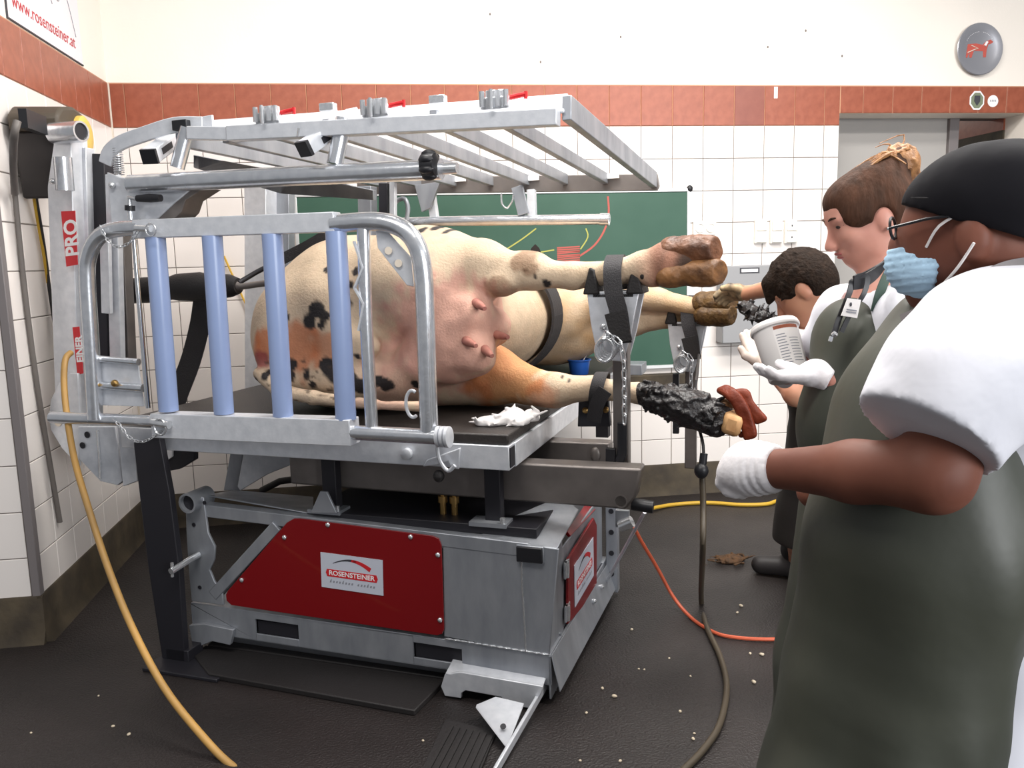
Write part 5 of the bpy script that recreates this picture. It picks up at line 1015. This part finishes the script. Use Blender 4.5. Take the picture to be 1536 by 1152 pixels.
for s_ in (-1, 1):
    hip = PE + lat * s_ * .085; knee = np.array((hip[0] - .01, hip[1], .48)); ank = np.array((hip[0], hip[1], .09)); body += [cap(hip, knee, .08, .056, .04), cap(knee, ank, .052, .038, .03), cap(ank - ZU * .04, ank - ZU * .05 + np.array((fwd[0], fwd[1], 0)) * .15, .038, .034, .03)]
wom = sdf_obj('person', 'skin_fair', body, .0065); tag(wom, 'person with tied-back light brown hair, white shirt and olive apron holding a white tub', 'person')
# hair cap, tied knot and loose strands
sdf_obj('hair', 'hair_brown', [el(ff(.034, 0, .055), (.062, .064, .05), .02, (fwd, lat, upv)), el(ff(.03, .055, .02), (.05, .028, .04), .02, (fwd, lat, upv)), el(ff(.03, -.055, .02), (.05, .028, .04), .02, (fwd, lat, upv)), el(ff(-.010, 0, .020), (.104, .081, .100), .02, (fwd, lat, upv)), el(ff(-.045, 0, -.005), (.075, .078, .09), .03, (fwd, lat, upv)), el(ff(-.012, -.068, .006), (.03, .014, .024), .02, (fwd, lat, upv)), cap(ff(-.06, 0, .07), ff(-.115, 0, .095), .05, .035, .04)], .005, wom,
        cuts=[], sub=[el(ff(.118, 0, -.082), (.08, .1, .115), .006, (fwd, lat, upv)), el(ff(.035, -.09, -.085), (.06, .04, .075), .01, (fwd, lat, upv)), el(ff(.035, .09, -.085), (.06, .04, .075), .01, (fwd, lat, upv)), el(ff(-.006, .085, -.026), (.027, .03, .036), .006, (fwd, lat, upv))])
rs = np.random.RandomState(11); bun = ff(-.118, -.01, .088); bn = [el(bun, (.05, .045, .042), .02, (fwd, lat, upv)), cap(bun, ff(-.14, -.02, .02), .032, .022, .02), cap(ff(-.14, -.02, .02), ff(-.135, -.03, -.04), .022, .01, .02)]
for i in range(26):
    a = rs.normal(size=3); a /= np.linalg.norm(a); b = rs.normal(size=3); b -= a * (a @ b); b /= np.linalg.norm(b); bn.append(cap(bun + a * .042, bun + a * .03 + b * .04, .007, .004, .006))
hb = sdf_obj('hair_knot', 'hair_blond', bn, .0045, wom)
st = MB()
for i in range(34):
    t = rs.uniform(-1, 1); s0 = ff(-.02 + .04 * rs.rand(), .06 * t - .02, .118 - .03 * abs(t)); s1 = ff(-.085, .045 * t - .01, .118 + .012 * rs.rand()); st.tube([V3(s0), V3((s0 + s1) / 2 + upv * .006), V3(s1), V3(bun + rs.normal(size=3) * .018)], [.0022, .004, .0035, .002], 5, True, 3)
for i in range(6):
    s0 = bun + rs.normal(size=3) * .015; st.tube([V3(s0), V3(s0 + upv * .04 + fwd * .02 * rs.normal() + lat * .02 * rs.normal()), V3(s0 + upv * .045 + fwd * (.03 + .03 * rs.rand()) + lat * .03 * rs.normal())], [.003, .0022, .001], 5, True, 3)
st.build('hair_strands', 'hair_blond', wom)
MB().ell(V3(ff(.089, -.034, .001)), (.008, .009, .006)).build('eye', 'eye_dark', wom); MB().ell(V3(ff(.089, .034, .001)), (.008, .009, .006)).build('eye', 'eye_dark', wom)
for s_ in (-1, 1): MB().tube([V3(ff(.102, s_ * .014, .022)), V3(ff(.100, s_ * .034, .027)), V3(ff(.084, s_ * .052, .022))], [.002, .003, .0015], 6, True, 3).build('eyebrow', 'hair_brown', wom)
for s_ in (-1, 1): MB().tube([V3(ff(.094, s_ * .022, .003)), V3(ff(.092, s_ * .035, .006)), V3(ff(.080, s_ * .048, .002))], .0028, 6, True, 3).build('eyelid', 'hair_brown', wom)
MB().ell(V3(ff(.103, 0, -.067)), (.006, .018, .005)).ell(V3(ff(.100, 0, -.077)), (.006, .016, .0055)).build('lips', 'lip', wom)
MB().ell(V3(ff(-.004, .084, -.046)), .005).build('earring', 'chrome', wom)
sh2 = [cap(LS, RS_, .078, .076, .05), el(CH + RX * .02, (.145, .165, .2), .05), el(BE + RX * .02, (.14, .16, .19), .05), cap(LS, LS * .5 + EL * .5, .078, .066, .04), cap(RS_, RS_ * .42 + EL2 * .58, .07, .062, .04), el((LS + RS_) / 2 + ZU * .035, (.085, .09, .045), .04)]
for k in range(9): c = RS_ * .5 + EL2 * .5 + np.array((rs.normal() * .02, -.055, rs.normal() * .03)); sh2.append(cap(c, c + np.array((.03, 0, -.025)), .006, .004, .012))
sdf_obj('shirt', 'shirt', sh2, .0065, wom, disp=fold, sub=[cap(ff(-.03, 0, -.06), (LS + RS_) / 2 + ZU * .05 + fwd * .02, .06, .07, .01)])
nb = (LS + RS_) / 2 + ZU * .075
for s_ in (-1, 1): MB().prism([V3(nb + fwd * .07 + lat * s_ * .01 - ZU * .05), V3(nb + fwd * .03 + lat * s_ * .065 - ZU * .005), V3(nb + fwd * .05 + lat * s_ * .09 - ZU * .05), V3(nb + fwd * .09 + lat * s_ * .055 - ZU * .085)], tuple(fwd * .006 - lat * s_ * .004 + ZU * .004)).build('collar', 'shirt', wom, .002)
ap = [el(np.array((2.704,-3.199,1.326)), (.085, .125, .125), .05), el(np.array((2.705,-3.21,1.121)), (.125, .155, .19), .06), cap((2.724,-3.224,0.911), (2.69,-3.262,0.491), .14, .17, .06, (1, 1.1, 1)), cap((2.69,-3.262,0.491), (2.682,-3.258,0.243), .17, .18, .05, (1, 1.1, 1))]
sdf_obj('apron', 'apron', ap, .008, wom, cuts=[((2.683,-3.255,0.261), (0, 0, -1)), (np.array((2.699,-3.231,1.449)), (-.2, -.1, 1))], disp=lambda V: .004 * noise3(V * np.array((1, 1, .4)), 20, 33))
MB().ribbon([(2.713,-3.289,1.419), (2.727,-3.284,1.463), (2.761,-3.261,1.51), (2.801,-3.231,1.545)], (1, 0, .2), .022, .004, 4).build('neck_strap', 'strap_green', wom)
MB().ribbon([(2.781,-3.255,1.571), (2.728,-3.284,1.534), (2.674,-3.3,1.51), (2.643,-3.308,1.501), (2.632,-3.311,1.467), (2.609,-3.307,1.404), (2.595,-3.311,1.365)], (.7, 0, .7), .014, .003, 4).build('lanyard', 'black_plastic', wom)
MB().ribbon([(2.643,-3.308,1.501), (2.672,-3.316,1.507), (2.664,-3.321,1.467), (2.633,-3.318,1.42), (2.612,-3.317,1.376)], (.7, 0, .7), .012, .003, 4).build('lanyard', 'black_plastic', wom)
MB().ribbon([(2.783,-3.256,1.568), (2.725,-3.29,1.524), (2.674,-3.307,1.497), (2.64,-3.314,1.492)], (.5, 0, .85), .034, .004, 4).build('neck_cord', 'black_plastic', wom)
MB().tube([(2.593,-3.315,1.369), (2.596,-3.32,1.374)], .007, 8).tube([(2.588,-3.315,1.366), (2.584,-3.316,1.355)], .005, 8).build('lanyard_clip', 'zinc', wom)
q = [V3((2.627,-3.327,1.459)), V3((2.653,-3.331,1.453)), V3((2.647,-3.327,1.409)), V3((2.607,-3.32,1.417))]
q = [V3((2.62,-3.326,1.457)), V3((2.651,-3.331,1.452)), V3((2.645,-3.327,1.409)), V3((2.608,-3.321,1.416))]
bdg = MB().prism(q, tuple(FX * .003)).build('name_badge', 'paper', wom)
for k, f_ in ((0, .62), (1, .74)): a_ = q[0].lerp(q[3], f_).lerp(q[1].lerp(q[2], f_), .2); b_ = q[0].lerp(q[3], f_).lerp(q[1].lerp(q[2], f_), .85); MB().bar(a_ - V3(FX) * .001, b_ - V3(FX) * .001, .001, .003).build('badge_print', 'grey_print', bdg)
MB().ell(q[0].lerp(q[1], .35).lerp(q[3].lerp(q[2], .35), .32) - V3(FX) * .001, (.003, .001, .005)).build('badge_print', 'dark_print', bdg)
infl = lambda P, a: [(p[0], p[1], p[2], p[3] + a, p[4] + a, p[5], p[6]) if p[0] == 'c' else (p[0], p[1], p[2] + a, p[3], p[4]) for p in P]
wd1 = (WR - EL) / np.linalg.norm(WR - EL)
sdf_obj('glove', 'glove', infl(hw1, .003) + [cap(WR - wd1 * .02, WR + wd1 * .03, .035, .033, .01)], .0045, wom, cuts=[(WR - wd1 * .015, tuple(-wd1))])
sdf_obj('glove', 'glove', infl(hw2, .003), .0045, wom)
for s_ in (-1, 1):
    a_ = PE + lat * s_ * .085; sdf_obj('boot', 'boot', [cap((a_[0], a_[1], .055), (a_[0] + fwd[0] * .15, a_[1] + fwd[1] * .15, .042), .05, .042, .03), cap((a_[0], a_[1], .06), (a_[0], a_[1], .22), .053, .056, .03)], .009, wom, cuts=[((0, 0, .001), (0, 0, -1))])
sdf_obj('trousers', 'trouser', [cap(PE + lat * s_ * .085, (PE + lat * s_ * .085)[:2].tolist() + [.12], .098, .07, .03) for s_ in (-1, 1)] + [el(PE, (.15, .165, .13), .04)], .012, wom)
# ------------------------------------------------------------------ man bending over the far hoof
hc = np.array((3.037,-2.288,1.448)); fwd = np.array((-.62, .48, -.60)); fwd /= np.linalg.norm(fwd); lat = np.cross(ZU, fwd); lat /= np.linalg.norm(lat); upv = np.cross(fwd, lat)
SL, SR = np.array((3.152,-2.373,1.263)), np.array((3.258,-2.045,1.364)); PE = np.array((3.311,-2.127,0.738)); CH = (SL + SR) / 2 * .6 + PE * .4 + np.array((.02, .02, 0)); 
EL_, WL = np.array((2.993,-2.361,1.061)), np.array((2.978,-2.142,1.146)); ER_, WR = np.array((3.183,-1.972,1.447)), np.array((3.114,-1.653,1.395))
ff = lambda f_, l_, u_: hc + fwd * f_ + lat * l_ + upv * u_
body = [el(hc, (.100, .078, .108), .02, (fwd, lat, upv)), el(ff(.04, 0, -.06), (.062, .056, .078), .03, (fwd, lat, upv)), el(ff(.07, 0, -.115), (.03, .032, .026), .025, (fwd, lat, upv)), cap(ff(.1, 0, -.005), ff(.12, 0, -.045), .01, .014, .012), el(ff(.096, 0, -.085), (.013, .024, .012), .01, (fwd, lat, upv)), el(ff(.082, 0, .02), (.022, .055, .02), .02, (fwd, lat, upv)),
        el(ff(-.008, -.078, -.025), (.023, .012, .034), .008, (fwd, lat, upv)), el(ff(-.008, .078, -.025), (.023, .012, .034), .008, (fwd, lat, upv)),
        cap(ff(-.04, 0, -.06), (SL + SR) / 2 + ZU * .02, .06, .066, .04), cap(SL, SR, .07, .07, .05), el(CH, (.15, .16, .17), .07), el((CH + PE) / 2, (.14, .15, .17), .06), el(PE, (.14, .16, .13), .05),
        cap(SL, EL_, .056, .047, .03), cap(EL_, WL, .046, .031, .02), cap(SR, ER_, .056, .046, .03), cap(ER_, WR, .045, .031, .02)]
hl = hand(0, WL, np.array((2.954,-1.955,1.28)) - WL, (-.2, .3, .9), (-.8, -.3, .3), (.2, .3, .2), 1.0)
hr_ = hand(0, WR, np.array((3.067,-1.566,1.393)) - WR, (-.3, -.6, -.6), (-.2, -.5, .8), (.35, .5, .4), 1.0)
body += hl + hr_
f0 = np.array((-.8, .5, 0)); feet = [np.array((3.433,-1.53,-0)), np.array((3.62, -1.95, 0))]
for i, s_ in enumerate((1, -1)):
    hip = PE + lat * s_ * .09; ank = feet[i] + ZU * .09; knee = (hip + ank) / 2 + f0 * .06; body += [cap(hip, knee, .085, .06, .04), cap(knee, ank, .056, .04, .03), cap(ank - ZU * .04, ank - ZU * .05 + f0 * .15, .04, .036, .03)]
bent = sdf_obj('person', 'skin_tan', body, .0075); tag(bent, 'person with short dark hair bending over the far hoof, white shirt and dark apron', 'person')
hp = [el(ff(-.012, 0, .025), (.116, .092, .112), .02, (fwd, lat, upv)), el(ff(-.05, 0, -.01), (.08, .086, .095), .03, (fwd, lat, upv)), cap(ff(.085, -.02, .07), ff(.125, -.01, .01), .03, .016, .03), cap(ff(.08, .03, .07), ff(.118, .03, .015), .03, .014, .03)]
for i in range(60): a = rs.normal(size=3); a /= np.linalg.norm(a); c = ff(-.012, 0, .025) + (fwd * a[0] * .114 + lat * a[1] * .09 + upv * a[2] * .11); hp.append(cap(c, c + fwd * .02 - upv * .012, .008, .004, .008))
sdf_obj('hair', 'hair_dk', hp, .0055, bent, sub=[el(ff(.11, 0, -.085), (.09, .11, .10), .012, (fwd, lat, upv)), el(ff(.03, -.1, -.1), (.07, .05, .085), .01, (fwd, lat, upv)), el(ff(.03, .1, -.1), (.07, .05, .085), .01, (fwd, lat, upv)), el(ff(-.006, .092, -.03), (.03, .03, .038), .006, (fwd, lat, upv))])
for s_ in (-1, 1): MB().tube([V3(ff(.1, s_ * .014, .012)), V3(ff(.098, s_ * .034, .016)), V3(ff(.084, s_ * .05, .01))], .003, 6, True, 3).build('eyebrow', 'hair_dk', bent); MB().ell(V3(ff(.088, s_ * .034, -.004)), (.007, .006, .004)).build('eye', 'eye_dark', bent)
sdf_obj('shirt', 'shirt', [cap(SL, SR, .088, .088, .05), el(CH + RX * .01, (.17, .185, .19), .05), el((CH + PE) / 2, (.16, .175, .19), .05), cap(SL, SL * .45 + EL_ * .55, .078, .07, .04), cap(SR, SR * .35 + ER_ * .65, .078, .066, .04), el((SL + SR) / 2 + ZU * .03, (.09, .1, .05), .04)], .0075, bent, sub=[cap(ff(-.04, 0, -.06), (SL + SR) / 2 + ZU * .03 + fwd * .03, .068, .075, .01)])
MB().tube([V3((hc + (SL + SR) / 2) / 2 + lat * .066 * math.cos(t) + fwd * .066 * math.sin(t)) for t in [2 * math.pi * k / 20 for k in range(21)]], .012, 8, False).build('collar', 'black_plastic', bent)
sdf_obj('apron', 'apron_dark', [el(CH + np.array((-.05, .0, -.03)), (.16, .17, .17), .05), cap(PE + np.array((-.05, .0, .12)), (PE[0] - .04, PE[1] + .1, .42), .165, .16, .06), cap((PE[0] - .04, PE[1] + .1, .5), (PE[0] - .05, PE[1] + .14, .36), .16, .15, .05)], .009, bent, cuts=[((0, 0, .36), (0, 0, -1))])
sdf_obj('trousers', 'trouser', [cap(PE + lat * s_ * .09, tuple(feet[i] + ZU * .14), .1, .07, .03) for i, s_ in enumerate((1, -1))] + [el(PE, (.15, .17, .13), .04)], .012, bent)
for i in (0, 1):
    a_ = feet[i]; sdf_obj('boot', 'boot', [cap(a_ + ZU * .055, a_ + f0 * .17 + ZU * .045, .052, .046, .03), cap(a_ + ZU * .06, a_ + ZU * .24, .054, .056, .03)], .009, bent, cuts=[((0, 0, .001), (0, 0, -1))])
dl = (WL - EL_) / np.linalg.norm(WL - EL_); sdf_obj('glove', 'glove_tan', infl(hl, .004) + [cap(WL - dl * .03, WL + dl * .02, .038, .036, .01)], .005, bent, cuts=[(WL - dl * .03, tuple(-dl))])
sdf_obj('glove', 'glove_dirty', infl(hr_, .004), .005, bent)
# ------------------------------------------------------------------ tub held between them
tc0, tc1 = V3((2.618,-3.049,1.227)), V3((2.604,-2.975,1.369)); ax_ = (tc1 - tc0).normalized(); H = (tc1 - tc0).length
tub = empty('paint_tub', tc0); tag(tub, 'white plastic tub with printed label and rusty rim smears held in gloved hands', 'tub')
MB().lathe([(.001, 0), (.052, 0), (.055, .004), (.062, H * .93), (.066, H * .93), (.066, H * .97), (.063, H), (.058, H), (.052, .01), (.001, .008)], (0, 0, 0), ax_, 32).build('tub_wall', 'tub_white', tub)
MB().lathe([(.0665, H * .88), (.068, H * .9), (.068, H * .93), (.0665, H * .95)], (0, 0, 0), ax_, 32).build('tub_rim', 'tub_white', tub)
ux = V3(RX) - ax_ * V3(RX).dot(ax_); ux.normalize(); uy = ax_.cross(ux)
if uy.dot(V3(FX)) > 0: uy = -uy
def onb(a, h, r=.0005): R_ = .055 + (.062 - .055) * h + r; return ux * (R_ * math.sin(a)) + uy * (R_ * math.cos(a)) + ax_ * (H * h)
def patch(a0, a1, h0, h1, m, nm, r=.0006):
    mb = MB(); n = 8
    for i in range(n):
        b0, b1 = a0 + (a1 - a0) * i / n, a0 + (a1 - a0) * (i + 1) / n; mb.add([onb(b0, h0, r), onb(b1, h0, r), onb(b1, h1, r), onb(b0, h1, r)], [(0, 1, 2, 3)])
    return mb.build(nm, m, tub)
patch(-.5, .75, .12, .78, 'paper', 'tub_label'); patch(-.45, .8, .79, .85, 'tub_rust', 'rust_smear')
for k in range(11): patch(-.42, .02 - .04 * (k % 3), .18 + .05 * k, .195 + .05 * k, 'grey_print', 'label_line', .001)
for k in range(9): patch(.12, .62 - .05 * (k % 2), .2 + .05 * k, .212 + .05 * k, 'grey_print', 'label_line', .001)
sdf_obj('tub_contents', 'glue_orange', [el(ax_ * H * .8, (.052, .052, .03), .02)], .008, tub)
# black dressing being wrapped at the far hoof
dp_ = [cap((3.04,-1.795,1.34), (3.075,-1.928,1.302), .03, .026, .02)]
for i in range(70): c = np.array((3.04,-1.795,1.34)) + (np.array((3.087,-1.951,1.292)) - np.array((3.04,-1.795,1.34))) * rs.rand() + rs.normal(size=3) * .016; dp_.append(cap(c, c + rs.normal(size=3) * .02, .007, .004, .006))
tag(sdf_obj('dressing', 'bandage', dp_, .006), 'tangled black dressing held against the far front hoof', 'dressing')
# ------------------------------------------------------------------ leads and bits on the floor
tag(MB().tube([(3.177,-0.9,1.08), (2.71,-2.11,1.114), (2.673,-2.169,1.021), (2.67,-2.234,0.93), (2.666,-2.293,0.871), (2.655,-2.325,0.786)], .006, 8, True, 4).build('black_lead', 'cable_black'), 'thin black lead hanging from the far hoof support', 'cable')
tag(MB().tube([(2.647,-2.332,0.801), (2.645,-2.353,0.656), (2.628,-2.396,0.495), (2.876,-1.742,0.02), (2.805,-1.991,0.012), (2.758,-2.254,0.012), (2.693,-2.476,0.012), (2.577,-2.699,0.012), (2.467,-2.833,0.012), (2.354,-2.936,0.012)], .0115, 10, True, 5).build('olive_hose', 'hose_olive'), 'olive hose dropping to the floor and curving forward', 'hose')
tag(MB().ell((2.637,-2.352,0.792), (.026, .026, .03)).tube([(2.643,-2.349,0.816), (2.649,-2.345,0.854)], .014, 10).build('hose_coupling', 'black_plastic'), 'black round coupling on the hanging hose beside the gloved hand', 'coupling')
tag(MB().tube([(2.535,-1.835,0.42), (2.578,-1.802,0.34), (2.662,-1.755,0.2), (2.734,-1.771,0.06), (2.773,-1.877,0.009), (2.804,-2.011,0.009), (2.866,-2.093,0.009), (3.041,-2.151,0.009), (3.318,-2.15,0.009)], .008, 8, True, 5).build('orange_cable', 'cable_orange'), 'orange cable running from the table across the floor', 'cable')
tag(MB().tube([(3.074,-0.362,0.02), (3.246,-0.287,0.012), (3.464,-0.293,0.012), (3.65,-0.38,0.012), (3.815,-0.403,0.012), (3.955,-0.345,0.012), (4.342,-0.342,0.012)], .012, 8, True, 5).build('yellow_cable', 'cable_yellow'), 'yellow cable lying along the back wall on the floor', 'cable')
c = np.array((3.214,-1.263,0)); dg = [el(c + np.array((0, 0, .008)), (.07, .05, .02), .02)]
for i in range(40): q = c + np.array((rs.normal() * .05, rs.normal() * .03, .008 + .012 * rs.rand())); dg.append(cap(q, q + np.array((rs.normal() * .035, rs.normal() * .02, rs.rand() * .02)), .007, .003, .008))
tag(sdf_obj('dung_clump', 'dung', dg, .006, None, cuts=[((0, 0, .001), (0, 0, -1))]), 'brown clump of dung and straw on the dark floor', 'dung')
CR = None; n_ = 0
for (x, y) in ((2.252,-2.389,-0), (2.281,-2.452,0), (2.157,-2.537,0), (2.424,-2.27,0), (2.443,-2.279,0), (2.463,-2.757,0), (2.479,-2.725,0), (2.891,-2.233,0), (2.929,-2.252,0), (2.196,-2.83,0), (2.599,-2.361,0), (2.567,-2.21,0), (2.477,-2.588,0), (2.073,-2.804,0), (2.995,-1.866,0), (3.041,-1.803,0), (0.528,-2.32,0), (0.403,-2.089,0), (0.256,-2.311,0), (0.598,-2.386,0), (1.589,-2.604,0), (2.495,-1.937,0), (2.809,-2.446,0))and [p[:2] for p in ((2.252,-2.389,-0), (2.281,-2.452,0), (2.157,-2.537,0), (2.424,-2.27,0), (2.443,-2.279,0), (2.463,-2.757,0), (2.479,-2.725,0), (2.891,-2.233,0), (2.929,-2.252,0), (2.196,-2.83,0), (2.599,-2.361,0), (2.567,-2.21,0), (2.477,-2.588,0), (2.073,-2.804,0), (2.995,-1.866,0), (3.041,-1.803,0), (0.528,-2.32,0), (0.403,-2.089,0), (0.256,-2.311,0), (0.598,-2.386,0), (1.589,-2.604,0), (2.495,-1.937,0), (2.809,-2.446,0))]:
    r = [.007, .010, .006, .004, .004, .007, .0045][n_ % 7]; n_ += 1
    o = sdf_obj('hoof_chip', 'crumb', [el((0, 0, r * .5), (r, r * .7, r * .55), .005), el((r * .5, r * .2, r * .5), (r * .6, r * .6, r * .5), .005)], r * .35); o.location = (x, y, 0); o.rotation_euler = (0, 0, n_ * 1.3)
    tag(o, 'tiny pale chip on the dark floor left of the tan hose' if x < .6 else 'tiny pale chip on the floor in front of the red side cover' if x < 1.75 else 'tiny pale chip on the floor between the table and the olive hose' if x < 2.56 else 'tiny pale chip on the floor beside the orange cable', 'chip', 'hoof chips on the floor')
